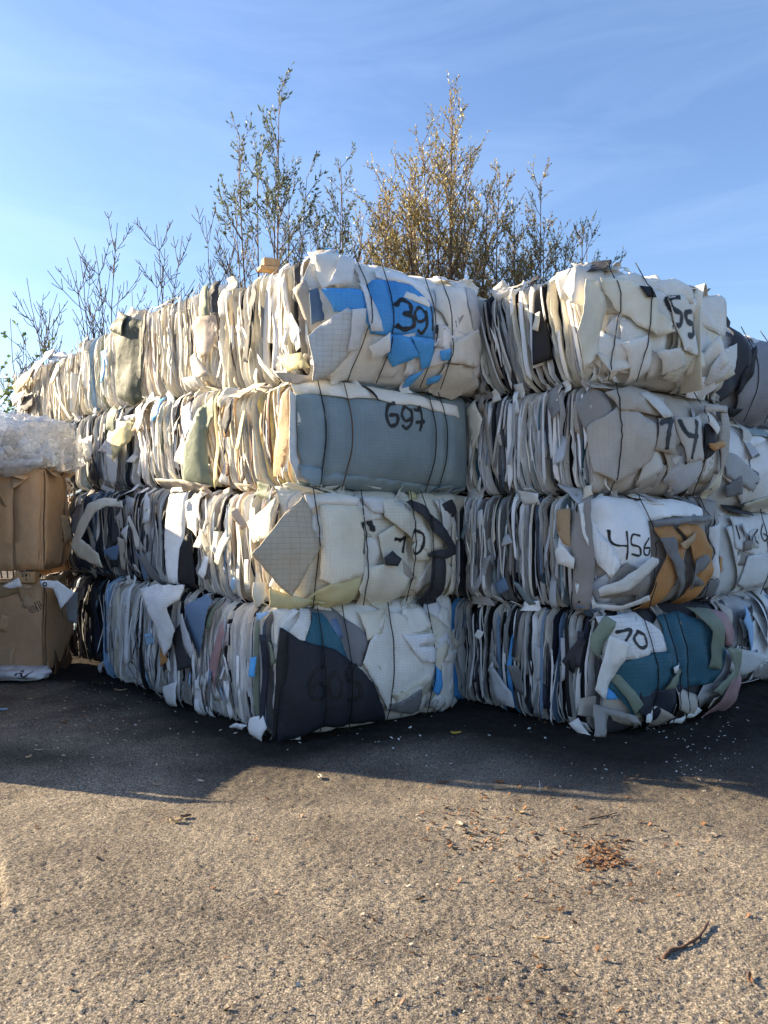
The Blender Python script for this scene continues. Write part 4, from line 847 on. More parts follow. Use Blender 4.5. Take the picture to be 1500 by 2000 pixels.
root, fr, en = front2(3, 1165, 5.88, 1.79, .82, 1.38, 221, 'third level bale of crumpled beige-grey sheets with thick black spray strokes', 'E3', wscale=1.15, rough=.03, lean=.05, bulge=.14)
fr.ties = [fr.px(x, 860)[0] for x in (1215, 1300, 1362)]
wrap(fr, F_('beige'), root, .03, seed=51)
scraps(fr, 18, dict(beige=6, taupe=2.5, milk=1, lgrey=1), root, 131, (.14, .36), (.0, .05), None, .03, .4, .2)
patch(fr, [(1175, 830), (1215, 790), (1260, 830), (1256, 900), (1215, 945), (1180, 920)], F_('beige', True), root, .055, (0, 0), .02, seed=132)
patch(fr, [(1190, 765), (1245, 750), (1285, 780), (1270, 815), (1215, 800)], F_('beige'), root, .085, (0, .2), .025, seed=133)
patch(fr, [(1240, 770), (1262, 765), (1290, 815), (1268, 820)], F_('milk'), root, .10, (0, .1), seed=134)
patch(fr, [(1262, 820), (1300, 815), (1318, 850), (1290, 890), (1256, 880)], F_('beige'), root, .07, (0, 0), .008, seed=135)
patch(fr, [(1296, 815), (1335, 818), (1345, 900), (1312, 905)], F_('beige'), root, .085, (0, 0), .008, seed=136)
patch(fr, [(1345, 790), (1412, 795), (1408, 808), (1362, 806)], F_('beige'), root, .12, (0, .2), .006, seed=137)
patch(fr, [(1392, 800), (1412, 798), (1408, 890), (1394, 930), (1388, 860)], F_('beige', True), root, .10, (.2, 0), .006, seed=138)
patch(fr, [(1352, 835), (1386, 820), (1378, 880), (1360, 905)], F_('charcoal'), root, .07, seed=139)
patch(fr, [(1355, 812), (1364, 805), (1378, 840), (1372, 852)], F_('ivory'), root, .11, seed=140)
patch(fr, [(1358, 868), (1392, 862), (1398, 872), (1368, 882)], F_('orange'), root, .10, seed=141)
patch(fr, [(1378, 960), (1400, 900), (1404, 950), (1392, 985)], F_('cream'), root, .09, seed=142)
lips(fr, 22, dict(beige=4, taupe=2, milk=1), root, 143)
scraps(en, 14, PAL['E3'], root, 144, (.05, .15), (.03, .06), None, .014, .5, .1, 5)
patch(en, [(1075, 760), (1088, 750), (1104, 800), (1090, 822), (1080, 800)], F_('grey'), root, .07, seed=3)
patch(en, [(918, 800), (930, 780), (950, 820), (945, 850), (930, 880)], F_('cream'), root, .07, seed=4)
lips(en, 12, PAL['E3'], root, 145)
fr.build()
for x in (1215, 1362): a = fr.px(x, 860)[0]; tie(fr, (a-.03, a+.01, a-.03), root)
paint(fr, [[(1262, 828), (1288, 822)], [(1284, 822), (1276, 850), (1274, 880)]], root, .05)
paint(fr, [[(1304, 824), (1312, 850), (1330, 855)], [(1332, 826), (1326, 860), (1318, 905)]], root, .042)

root, fr, en = front2(4, 1168, 5.90, 2.625, .87, 1.38, 231, 'topmost bulging cream bale marked 55, with a tall sheet bent in a loop', 'E4', wscale=1.35, rough=.04, lean=.22, fan=.08, bulge=.18, over=.04)
fr.ties = [fr.px(x, 660)[0] for x in (1205, 1262)]
wrap(fr, F_('ivory'), root, .03, seed=61)
scraps(fr, 14, dict(ivory=4, cream=4, milk=3), root, 151, (.16, .42), (.0, .07), (0, 1.4, 0.05, .9), .025, .4, .3)
patch(fr, [(1160, 540), (1180, 545), (1195, 570), (1190, 690), (1172, 715), (1150, 640)], F_('cream'), root, .08, (0, .1), .02, seed=152)
patch(fr, [(1180, 540), (1210, 545), (1252, 590), (1284, 655), (1262, 662), (1225, 640), (1200, 600)], F_('cream'), root, .12, (0, .1), .015, seed=153)
patch(fr, [(1210, 620), (1245, 645), (1248, 735), (1215, 725)], F_('milk', True), root, .07, (0, 0), .01, seed=154)
patch(fr, [(1195, 540), (1230, 535), (1275, 580), (1280, 640), (1250, 610)], F_('ivory'), root, .10, (0, .1), .02, seed=155)
patch(fr, [(1250, 555), (1300, 548), (1322, 570), (1330, 600), (1290, 595)], F_('ivory'), root, .11, (0, .3), .02, seed=156)
patch(fr, [(1272, 590), (1300, 582), (1318, 620), (1330, 700), (1300, 690), (1280, 640)], F_('ivory'), root, .115, (0, 0), .01, seed=157)
patch(fr, [(1292, 660), (1320, 650), (1336, 690), (1318, 748), (1290, 740)], F_('cream', True), root, .09, seed=158)
patch(fr, [(1262, 690), (1300, 685), (1318, 720), (1280, 735)], F_('ivory'), root, .10, seed=159)
patch(fr, [(1376, 690), (1414, 675), (1412, 730), (1365, 760), (1362, 720)], F_('white', True), root, .13, (.1, 0), .01, seed=160)
patch(fr, [(1358, 738), (1400, 745), (1390, 780), (1350, 775)], F_('white'), root, .12, (0, -.3), seed=161)
patch(fr, [(1222, 565), (1240, 568), (1246, 590), (1232, 588)], F_('black'), root, .155, seed=162)
patch(fr, [(1318, 560), (1350, 556), (1382, 562), (1372, 580), (1330, 588)], F_('taupe'), root, .05, (0, .6), .02, seed=163)
# the tall bent sheet
def loop(face, xl, xr, yt, yb, mat, root, off, dep, yaw):
    al, bt = face.px(xl, yt); ar, _ = face.px(xr, yt); _, bb_ = face.px((xl+xr)/2, yb)
    s = np.linspace(0, 1, 24); z = np.linspace(0, 1, 14); S_, T_ = np.meshgrid(s, z, indexing='ij')
    an = math.pi*S_; cx = (al+ar)/2; hw = (ar-al)/2; H_ = bt-bb_
    A = cx-np.cos(an)*hw*(1-.25*(1-T_)); top = bb_+H_*(.82+.18*np.sin(an)**.7)
    # sheet rises on the left, folds over the top and comes down on the right, its hollow turned to the front-left
    B = bb_+(top-bb_)*np.sin(an)**.42
    d = off+dep*(T_)*(.4+.6*np.cos(an)*.8)+.012*vn(A*6, B*5, T_*3, 4)
    P = face.o+A[..., None]*face.al+(d+.12)[..., None]*face.n+np.stack([0*A, 0*A, B], -1)
    V, F = solid_grid(P, .006); n = P.shape[0]*P.shape[1]
    face.reg(P.reshape(-1, 3), grid_faces(23, 13).tolist())
    o_ = mesh_obj('sheet', V, F, mat, root, tuple(root.location)); o_['label'] = 'tall sheet bent over in a loop'
loop(fr, 1334, 1404, 548, 772, F_('cream'), root, -.06, .26, 0)
patch(fr, [(1336, 600), (1352, 590), (1378, 640), (1372, 740), (1350, 760), (1336, 690)], F_('milk'), root, .04, (0, 0), .02, seed=164)
scraps(fr, 12, dict(ivory=3, cream=2, milk=2, taupe=1), root, 165, (.1, .28), (.03, .1), (0, 1.5, -.02, .2), .03, .6, .1)
scraps(fr, 10, dict(ivory=3, cream=2, milk=2), root, 166, (.1, .24), (.0, .05), (0, 1.1, .7, .86), .03, .6, .1)
lips(fr, 14, dict(ivory=3, beige=2, charcoal=1, taupe=1), root, 167)
scraps(en, 14, PAL['E4'], root, 168, (.05, .18), (.03, .06), None, .014, .5, .1, 5)
patch(en, [(1112, 565), (1125, 520), (1150, 515), (1142, 570), (1125, 590)], F_('cream'), root, .09, (0, .1), .02, seed=5)
lips(en, 16, dict(ivory=3, beige=2, charcoal=2, taupe=1), root, 169)
fr.build()
for x in (1205, 1240): a = fr.px(x, 660)[0]; tie(fr, (a-.05, a+.01, a-.03), root)
paint(fr, [[(1292, 588), (1274, 592), (1278, 612), (1292, 622), (1290, 642), (1278, 645)]], root, .045)
paint(fr, [[(1318, 616), (1302, 620), (1306, 636), (1320, 642), (1318, 662), (1308, 662)]], root, .045)

for z0, H_, px_, Y_, nm, pl in ((0, .9, 1180, 5.82, 'ground level bale deep in the gap between the stacks', 'E1'), (.91, .87, 1155, 5.86, 'second level bale deep in the gap between the stacks', 'E2'),
                        (1.79, .82, 1165, 5.88, 'third level bale deep in the gap between the stacks', 'E3'), (2.625, .85, 1168, 5.9, 'topmost bale deep in the gap between the stacks', 'E4')):
    q = along(P0(px_, Y_), udir(), 1.42); bale(q, z0, H_, 1.4, 1.6, 240+int(z0*10), nm, PAL[pl], wscale=1.8, nflap=.1)
# ------------------------------------------------------------------ stack 3: right edge
O3 = (2.83, 7.20)
def front3(z0, H, seed, label, **k):
    return bale(O3, z0, H, 1.4, 2.4, seed, label, PAL['F'], wscale=1.5, **k)
root, fr, en = front3(0, .86, 301, 'ground level bale at the right picture edge, loose white and grey scraps', rough=.04)
wrap(fr, F_('lgrey'), root, .03, seed=71)
scraps(fr, 34, dict(white=3, milk=3, lgrey=3, taupe=1, charcoal=.6, sky=.4), root, 171, (.12, .34), (.0, .07), (.45, 1.6, 0, .86), .02, .5, .2)
scraps(fr, 22, dict(milk=2, lgrey=2, steel=1, blue=.6, taupe=1, charcoal=1), root, 172, (.06, .2), (.02, .1), (.45, 1.3, 0, .25), .03, .6, .1)
lips(fr, 14, PAL['F'], root, 173)
fr.build()
root, fr, en = front3(.87, .80, 302, 'second level bale at the right edge of the picture, white sheets marked 106', rough=.025)
wrap(fr, F_('milk'), root, .015, seed=72)
scraps(fr, 16, dict(white=3, milk=3, lgrey=3, taupe=1), root, 175, (.12, .34), (.0, .04), (.45, 1.6, 0, .5), .02, .4, .2)
patch(fr, [(1425, 1010), (1495, 1005), (1530, 1010), (1530, 1075), (1460, 1085), (1425, 1070)], F_('white'), root, .05, (0, 0), .006, seed=5, label='white sheet carrying the number')
patch(fr, [(1445, 1085), (1530, 1070), (1530, 1120), (1450, 1150), (1432, 1140)], F_('milk', True), root, .06, seed=6)
patch(fr, [(1418, 985), (1450, 988), (1468, 1000), (1464, 1008), (1425, 998)], F_('charcoal'), root, .10, (0, 0), .01, seed=7, label='rolled charcoal strip')
scraps(fr, 9, dict(milk=2, lgrey=2, taupe=1), root, 176, (.08, .16), (.05, .08), (.5, .8, .4, .62), .02, .4, .1)
lips(fr, 14, PAL['F'], root, 177)
fr.build()
paint(fr, [[(1431, 1026), (1432, 1052)]], root, .018)
paint(fr, [[(1462, 1034), (1456, 1046), (1461, 1060), (1468, 1050), (1462, 1034)]], root, .018)
paint(fr, [[(1480, 1024), (1474, 1042), (1479, 1056), (1486, 1048), (1478, 1042)]], root, .018)
a = fr.px(1484, 1050)[0]; tie(fr, (a-.03, a, a-.02), root)
root, fr, en = front3(1.68, .80, 303, 'third level bale at the right picture edge, rounded white wrap, faint grey marks', rough=.025, bulge=.18)
wrap(fr, F_('milk'), root, .015, seed=73)
patch(fr, [(1405, 850), (1440, 830), (1500, 850), (1530, 900), (1520, 980), (1450, 985), (1410, 930)], F_('white'), root, .05, (0, 0), .02, 3, seed=5)
patch(fr, [(1405, 880), (1425, 890), (1462, 935), (1455, 962), (1410, 930)], F_('lgrey'), root, .08, (0, 0), .008, seed=6)
patch(fr, [(1410, 950), (1430, 930), (1436, 965), (1415, 972)], F_('grey'), root, .085, seed=7)
patch(fr, [(1448, 835), (1490, 838), (1500, 856), (1460, 852)], F_('slate'), root, .09, seed=8)
patch(fr, [(1450, 985), (1530, 950), (1530, 1000), (1470, 1000)], F_('cream'), root, .09, (0, -.2), seed=9)
scraps(fr, 10, dict(white=3, milk=3, lgrey=2), root, 179, (.12, .3), (.03, .07), (.5, 1.2, .55, .8), .02, .4, .2)
lips(fr, 14, PAL['F'], root, 180)
fr.build()
gm = paint_mat('faint_grey_spray', (.10, .10, .11), .7)
paint(fr, [[(1462, 888), (1450, 896), (1448, 915)]], root, .022, mat=gm)
paint(fr, [[(1452, 918), (1462, 925), (1462, 942), (1455, 945)]], root, .022, mat=gm)
root, fr, en = front3(2.50, .86, 304, 'topmost bale at the right picture edge, smooth lavender grey wrap beside a black sheet', rough=.02, bulge=.22, over=.0)
wrap(fr, F_('lav', True), root, .012, seed=74)
patch(fr, [(1442, 700), (1450, 676), (1478, 668), (1500, 672), (1530, 690), (1530, 830), (1490, 832), (1440, 815), (1430, 770)], F_('lav', True), root, .07, (0, 0), .01, 2, seed=5, label='smooth lavender grey sheet')
patch(fr, [(1404, 625), (1424, 612), (1432, 640), (1420, 690), (1406, 700)], F_('lav'), root, .03, seed=6)
patch(fr, [(1428, 612), (1440, 608), (1446, 625), (1442, 690), (1432, 745), (1400, 790), (1392, 786), (1412, 700), (1426, 650)], F_('charcoal'), root, .12, (0, 0), .03, 4, seed=7, th=.012, label='black sheet standing above the bale')
patch(fr, [(1440, 690), (1452, 678), (1440, 740), (1420, 780), (1425, 745)], F_('black'), root, .13, seed=8)
patch(fr, [(1412, 798), (1440, 800), (1436, 815), (1415, 812)], F_('black'), root, .13, seed=9)
scraps(fr, 8, dict(lgrey=3, milk=1, charcoal=1), root, 182, (.12, .3), (.0, .06), (.3, 1.2, .6, .84), .02, .4, .2)
lips(fr, 8, dict(lgrey=2, charcoal=1), root, 183)
fr.build()
for x in (1490, 1455): a = fr.px(x, 750)[0]; tie(fr, (a-.05, a+.02, a-.05), root)

# ------------------------------------------------------------------ cardboard bales and film heap at the left
CG = 'pressed cardboard bales at the left'
CP = dict(card=6, tan=1.5, brown=.8)
def card_bale(o, z0, H, Lu, Lv, seed, label, rough=.02, **k):
    rr_ = bale(o, z0, H, Lu, Lv, seed, label, None, name='cardboard_bale', group=CG, u=(0.03, 1), v=(-1, .03), bulge=.02, bu=.01, rough=rough, wscale=1.6, edge=.008, core_mat=simple('cardboard_core', (.12, .07, .04), .9), **k)
    edge_strips(rr_[2], CP, rr_[0], seed*7+1, 0, 0, 1., a0=Lu*.72, nflap=.2); return rr_
C0 = ((80-750)/FPX*7.95, 7.95)
root, fr, en = card_bale(C0, 0.02, .93, .62, 1.1, 401, 'lower cardboard bale at the left edge with a round printed logo and one wire', rough=.03)
wrap(fr, F_('card'), root, .012, seed=81, freq=3); wrap(en, F_('card'), root, .02, seed=82, freq=3, nu=24, nv=24)
patch(fr, [(-60, 1150), (60, 1142), (84, 1150), (84, 1290), (70, 1320), (-60, 1280)], F_('card'), root, .03, (0, 0), .010, 2, seed=3, px=True, g=.06)
patch(fr, [(-60, 1255), (35, 1262), (30, 1302), (-60, 1290)], F_('tan'), root, .05, (0, -.1), .006, seed=4)
patch(fr, [(-60, 1140), (20, 1142), (75, 1146), (12, 1166), (-60, 1170)], F_('tan'), root, .05, (0, .35), .012, seed=5)
patch(en, [(84, 1150), (102, 1145), (112, 1205), (130, 1222), (112, 1290), (84, 1318)], F_('card'), root, .05, (.1, 0), .006, 2, seed=6)
patch(en, [(100, 1262), (132, 1258), (136, 1288), (126, 1318), (88, 1326), (92, 1300)], F_('brown'), root, .06, (0, -.2), .03, 4, seed=7, label='crumpled brown paper')
scraps(fr, 7, dict(card=3, tan=2), root, 194, (.12, .3), (.03, .05), (0, .45, 0, .9), .012, .3, 0, 3)
lips(fr, 8, dict(card=3, tan=2), root, 195); lips(en, 8, dict(card=3, tan=2, brown=2), root, 196)
patch(en, [(84, 1148), (112, 1142), (124, 1180), (100, 1176)], F_('card'), root, .08, (0, .5), .012, seed=17)
fr.build(); en.build()
a = en.px(84, 1200)[0]; tie(en, (.02, .05, .02), root)
# printed ring with lines of small print beside it
def ring(cx, cy, r, n=14): return [(cx+r*math.cos(i*2*math.pi/n), cy+r*math.sin(i*2*math.pi/n)) for i in range(n+1)]
paint(fr, [ring(67, 1189, 6.5), ring(67, 1189, 3, 8)], root, .007, 'printed_logo', mat=M_PRINT)
paint(fr, [[(70, 1176), (78, 1194)], [(74, 1174), (82, 1190)], [(78, 1173), (83, 1184)]], root, .009, 'printed_text', mat=M_PRINT)
root, fr, en = card_bale(C0, 1.075, .985, .66, 1.1, 402, 'upper cardboard bale at the left edge, smooth tall folded panels under plastic film', rough=.008)
wrap(fr, F_('card'), root, .003, seed=83, freq=2); wrap(en, F_('card'), root, .003, seed=84, freq=2, nu=24, nv=24, a1=.50)
patch(fr, [(-60, 912), (30, 914), (27, 1116), (-60, 1112)], F_('card'), root, .02, (0, 0), .007, 2, seed=4, g=.07)
patch(fr, [(31, 914), (81, 917), (77, 1112), (30, 1116)], F_('card'), root, .03, (0, 0), .007, 2, seed=5, g=.07)
patch(en, [(86, 916), (122, 924), (124, 1020), (118, 1103), (84, 1104)], F_('card'), root, .02, (0, 0), .008, 2, seed=6, g=.06)
patch(en, [(122, 1075), (165, 1068), (188, 1085), (130, 1124), (118, 1098)], F_('card'), root, .03, (.9, -.2), .006, seed=7, label='bent cardboard flap')
scraps(en, 10, dict(card=3, tan=2), root, 191, (.08, .2), (.03, .06), (.42, .66, 0, 1.0), .014, .5, 0, 3)
scraps(fr, 6, dict(card=3, tan=2, brown=1), root, 192, (.1, .3), (.0, .03), (0, .7, .93, 1.0), .014, .5, 0, 3)
lips(fr, 10, dict(card=3, tan=2), root, 193, (0, 1, 1)); lips(en, 10, dict(card=3, tan=2, brown=1), root, 197)
patch(fr, [(0, 940), (22, 1000), (29, 1008), (6, 985)], F_('tan'), root, .045, (0, .3), .02, seed=18)
# unseen bales added outside the left edge to cast shade over the yard
SD = dict(u=(math.sin(SUN_TH), math.cos(SUN_TH)), v=(-math.cos(SUN_TH), math.sin(SUN_TH)))
for i, (o_, z0, H, Lu, Lv, lb) in enumerate([
    ((-3.38, 5.21), 0.02, .99, .95, 1.4, 'unseen single cardboard bale added on the ground at left to cast shade'),
    ((-4.38, 6.33), 0.02, 1.20, 1.64, .95, 'lower cardboard bale of the unseen pair added at left to cast shade'),
    ((-4.36, 6.32), 1.23, 1.20, 1.64, .95, 'upper cardboard bale of the unseen pair added at left to cast shade')]):
    root, fr, en = bale(o_, z0, H, Lu, Lv, 410+i, lb, CP, name='cardboard_bale', group=CG, bulge=.03, bu=.02, rough=.03, wscale=1.6, core_mat=simple('cardboard_core', (.12, .07, .04), .9), nflap=.1, **SD)
    wrap(fr, F_('card'), root, .012, seed=85+i, freq=3)
# timber with printed letters between the two cardboard bales
tb = empty('pallet_block', (C0[0]-.13, C0[1]-.02, 1.005), 'pale wooden block printed SWI between the two cardboard bales', 'wood block')
import bmesh
def bevbox(name, w, d, h, loc, mat, parent, bev=.004):
    me = bpy.data.meshes.new(name); bm = bmesh.new(); bmesh.ops.create_cube(bm, size=1); bmesh.ops.scale(bm, vec=(w, d, h), verts=bm.verts)
    bmesh.ops.bevel(bm, geom=bm.edges[:], offset=bev, segments=2, affect='EDGES'); bm.to_mesh(me); bm.free()
    me.materials.append(mat); o = bpy.data.objects.new(name, me); COL.objects.link(o); o.parent = parent; o.location = loc; return o
bevbox('block', .20, .12, .105, (0, 0, -.005), simple('raw_pine', (.50, .31, .15)), tb)
bevbox('plank', 1.3, .10, .022, (-.62, .0, -.045), simple('raw_pine', (.50, .31, .15)), tb).location.y = -.005
bf = Face((tb.location.x-.10, tb.location.y-.062, tb.location.z-.055), (1, 0), (0, -1), .2, .1, 0, 5, (), 0, 0)
bf.reg(np.array([[tb.location.x-.1, tb.location.y-.0605, tb.location.z-.06], [tb.location.x+.1, tb.location.y-.0605, tb.location.z-.06], [tb.location.x+.1, tb.location.y-.0605, tb.location.z+.05], [tb.location.x-.1, tb.location.y-.0605, tb.location.z+.05]]), [[0, 1, 2, 3]]); bf.build()
def glyph(pts, x, y, s): return [(x+p[0]*s, y+p[1]*s) for p in pts]
for nm, sts, x in (('S', [[(1, 1.6), (.4, 1.9), (0, 1.5), (.5, 1.05), (1, .6), (.6, .1), (0, .3)]], .075), ('W', [[(0, 1.9), (.35, .1)], [(.35, .1), (.65, 1.3)], [(.65, 1.3), (.95, .1)], [(.95, .1), (1.3, 1.9)]], .108), ('I', [[(.3, 1.9), (.3, .1)]], .148)):
    paint(bf, [glyph(st, x, .058, .018) for st in sts], tb, .007, 'printed_letter', False, M_PRINT)
paint(bf, [glyph(ring(0, 0, 1, 8), .12, .03, .009), [(.12, .018), (.12, .045)]], tb, .005, 'printed_mark', False, M_PRINT)
# thin film material
def film_mat():
    m = bpy.data.materials.new('clear_film'); t, N, K, p = nodes(m)
    p.inputs['Base Color'].default_value = (.80, .82, .85, 1); p.inputs['Roughness'].default_value = .22; p.inputs['Specular IOR Level'].default_value = .8
    tcn = N.new('ShaderNodeTexCoord'); n = N.new('ShaderNodeTexNoise'); n.inputs['Scale'].default_value = 9; n.inputs['Detail'].default_value = 7; n.inputs['Distortion'].default_value = 1.5
    K(tcn.outputs['Object'], n.inputs['Vector']); r = N.new('ShaderNodeMapRange'); r.inputs['From Min'].default_value = .35; r.inputs['From Max'].default_value = .7; r.inputs['To Min'].default_value = .18; r.inputs['To Max'].default_value = .75
    K(n.outputs['Fac'], r.inputs['Value']); K(r.outputs[0], p.inputs['Alpha'])
    b = N.new('ShaderNodeBump'); b.inputs['Strength'].default_value = .6; b.inputs['Distance'].default_value = .02; K(n.outputs['Fac'], b.inputs['Height']); K(b.outputs[0], p.inputs['Normal'])
    return m
FILM = film_mat()
fo = ((108-750)/FPX*7.95, 7.95)
root = empty('plastic_film_heap', (fo[0]-.7, 8.3, 2.07), 'crumpled heap of clear plastic film lying on the upper cardboard bale', 'plastic film')
r = random.Random(5)
def blob(c, rx, ry, rz, seed, mat, name, nu=36, nv=22, amp=.16):
    a, b = np.meshgrid(np.linspace(0, 2*math.pi, nu+1), np.linspace(-math.pi/2+.05, math.pi/2-.02, nv+1), indexing='ij')
    x, y, z = np.cos(b)*np.cos(a), np.cos(b)*np.sin(a), np.sin(b)
    sx = lambda q: np.sign(q)*np.abs(q)**.7
    k = 1+amp*vn(x*2.2, y*2.2, z*2.2, seed)+amp*.7*np.abs(vn(x*5, y*5, z*5, seed+1))+amp*.35*vn(x*11, y*11, z*11, seed+2)
    P = np.stack([c[0]+sx(x)*rx*k, c[1]+sx(y)*ry*k, c[2]+sx(z)*rz*k], -1)
    return mesh_obj(name, P.reshape(-1, 3), grid_faces(nu, nv), mat, root, tuple(root.location))
blob((fo[0]-.62, 8.28, 2.32), .50, .30, .22, 4, simple('milky_film', (.70, .71, .71), .4, 0, .8, 14), 'packed_film', amp=.2)
blob((fo[0]-.60, 8.25, 2.32), .55, .36, .28, 6, FILM, 'film_layer', amp=.26); blob((fo[0]-.62, 8.25, 2.32), .60, .40, .30, 16, FILM, 'film_layer', amp=.34)
ff = Face((fo[0]+.05, 7.88, 2.07), (-1, 0), (0, -1), 1.3, .62, .10, 77, (), .06, .12)
for i in range(34):
    m_ = FILM if r.random() < .75 else F_('blue') if r.random() < .15 else F_('milk')
    sz = .10 if m_ is not FILM else .3
    shard(ff, r.uniform(.05, 1.0), r.uniform(.02, .50), r.uniform(.3, 1)*sz, r.uniform(.3, 1)*sz, r.uniform(0, 3), m_, root, r.uniform(-.04, .08), (r.uniform(-1, 1), r.uniform(-1, 1)), .04, r.randrange(10**6), name='film_fold', th=.0015, taper=r.random())
# white sacks and sheets low at the left
def loose(name, label, cat, poly, Y, mat, amp=.03, extra=(), th=.004, px=True):
    f = Face(((poly[0][0]-750)/FPX*Y, Y, 0), (1, 0), (0, -1), 2, 1, 0, rnd.randrange(999), (), .01, 0)
    xs = [(q[0]-750)/FPX*Y for q in poly]; zs = [EYE-(q[1]-1000)/FPX*Y for q in poly]
    rt = empty(name, (sum(xs)/len(xs), Y, max(0, min(zs))), label, cat)
    o = patch(f, poly, mat, rt, .0, (0, 0), amp, 5, name='sheet', g=.035, th=th)
    for m2, pl in extra: patch(f, pl, m2, rt, .04, (0, 0), amp, 5, name='sheet', g=.035)
    return rt, f
rt, f = loose('white_sheet', 'white sheet hanging beside the lower cardboard bale, printed with a small black swirl', 'sheet', [(78, 1134), (112, 1134), (145, 1158), (118, 1190), (104, 1150), (82, 1146)], 7.80, F_('white'), .012)
f.build(); paint(f, [ring(88, 1141, 3.5, 8)], rt, .012, 'printed_mark', mat=M_PRINT)
loose('grey_board', 'pale grey board standing in the shadow behind the cardboard', 'board', [(126, 1158), (152, 1156), (151, 1218), (128, 1214)], 8.5, F_('lgrey'), .006)
loose('white_cloth', 'small white cloth caught under the pallet block', 'sheet', [(4, 1146), (36, 1128), (44, 1146), (20, 1150)], 7.82, F_('white'), .015)
# sack lying on the ground under the lower cardboard bale
root = empty('white_sack', ((25-750)/FPX*7.7, 7.75, 0), 'white plastic sack with black print lying under the cardboard bale', 'sack')
blob(((22-750)/FPX*7.7, 7.80, .07), .30, .18, .06, 21, simple('sack_white', (.7, .71, .74), .4, 0, .5, 20), 'sack_body', amp=.2)
sf = Face((-4.2, 7.6, 0), (1, 0), (0, -1), 1, .3, 0, 3, (), 0, 0); me_ = root.children[0].data
sf.reg(np.array([tuple(v.co+root.location) for v in me_.vertices]), [list(p.vertices) for p in me_.polygons]); sf.build()
paint(sf, [[(30, 1318), (38, 1314), (46, 1322), (56, 1316)], [(36, 1326), (50, 1328)]], root, .018, 'printed_mark', mat=M_PRINT)

# ------------------------------------------------------------------ trees
def bark(name, c): return simple(name, c, .85, 0, .4, 50, .3, 12)
def leafmat(name, cols):
    m = bpy.data.materials.new(name); t, N, K, p = nodes(m)
    g = N.new('ShaderNodeNewGeometry'); r = N.new('ShaderNodeValToRGB'); r.color_ramp.interpolation = 'CONSTANT'
    el = r.color_ramp.elements
    for i, c in enumerate(cols):
        e = el[i] if i < 2 else el.new(0.0)
        e.position = i/len(cols); e.color = (*c, 1)
    K(g.outputs['Random Per Island'], r.inputs[0]); K(r.outputs[0], p.inputs['Base Color']); p.inputs['Roughness'].default_value = .45
    tr = N.new('ShaderNodeBsdfTranslucent'); mixn = N.new('ShaderNodeMixShader'); mixn.inputs[0].default_value = .5
    K(r.outputs[0], tr.inputs['Color']); K(p.outputs[0], mixn.inputs[1]); K(tr.outputs[0], mixn.inputs[2]); K(mixn.outputs[0], N['Material Output'].inputs['Surface'])
    return m
LEAF1 = leafmat('willow_leaf_green', [(0.111, 0.144, 0.078), (0.177, 0.211, 0.111), (0.265, 0.265, 0.133), (0.354, 0.376, 0.265), (0.133, 0.133, 0.088), (0.442, 0.332, 0.111)])
LEAF2 = leafmat('willow_leaf_brown', [(0.290, 0.231, 0.076), (0.448, 0.287, 0.085), (0.580, 0.332, 0.085), (0.738, 0.575, 0.306), (0.264, 0.166, 0.068), (0.343, 0.287, 0.119), (0.750, 0.700, 0.408), (0.659, 0.376, 0.068)])
LEAF3 = leafmat('broad_leaf', [(.068, .119, .034), (.102, .153, .051), (.170, .221, .068), (.051, .076, .034)])
BK1 = bark('willow_bark', (.17, .115, .075)); BK2 = bark('bare_bark', (.075, .058, .046))
def rot_about(v, ax, an): 
    from mathutils import Matrix
    return Matrix.Rotation(an, 3, ax) @ v
def perp(v, r):
    a = v.cross(Vector((r.uniform(-1, 1), r.uniform(-1, 1), r.uniform(-1, 1)))); 
    return a.normalized() if a.length > 1e-4 else Vector((1, 0, 0))
def path(p, d, ln, n, r, wob, up):
    pts = [p.copy()]; d = d.normalized()
    for i in range(n):
        d = (d+Vector((r.uniform(-wob, wob), r.uniform(-wob, wob), r.uniform(-wob, wob)*.5))+Vector((0, 0, up))).normalized()
        p = p+d*(ln/n); pts.append(p.copy())
    return pts
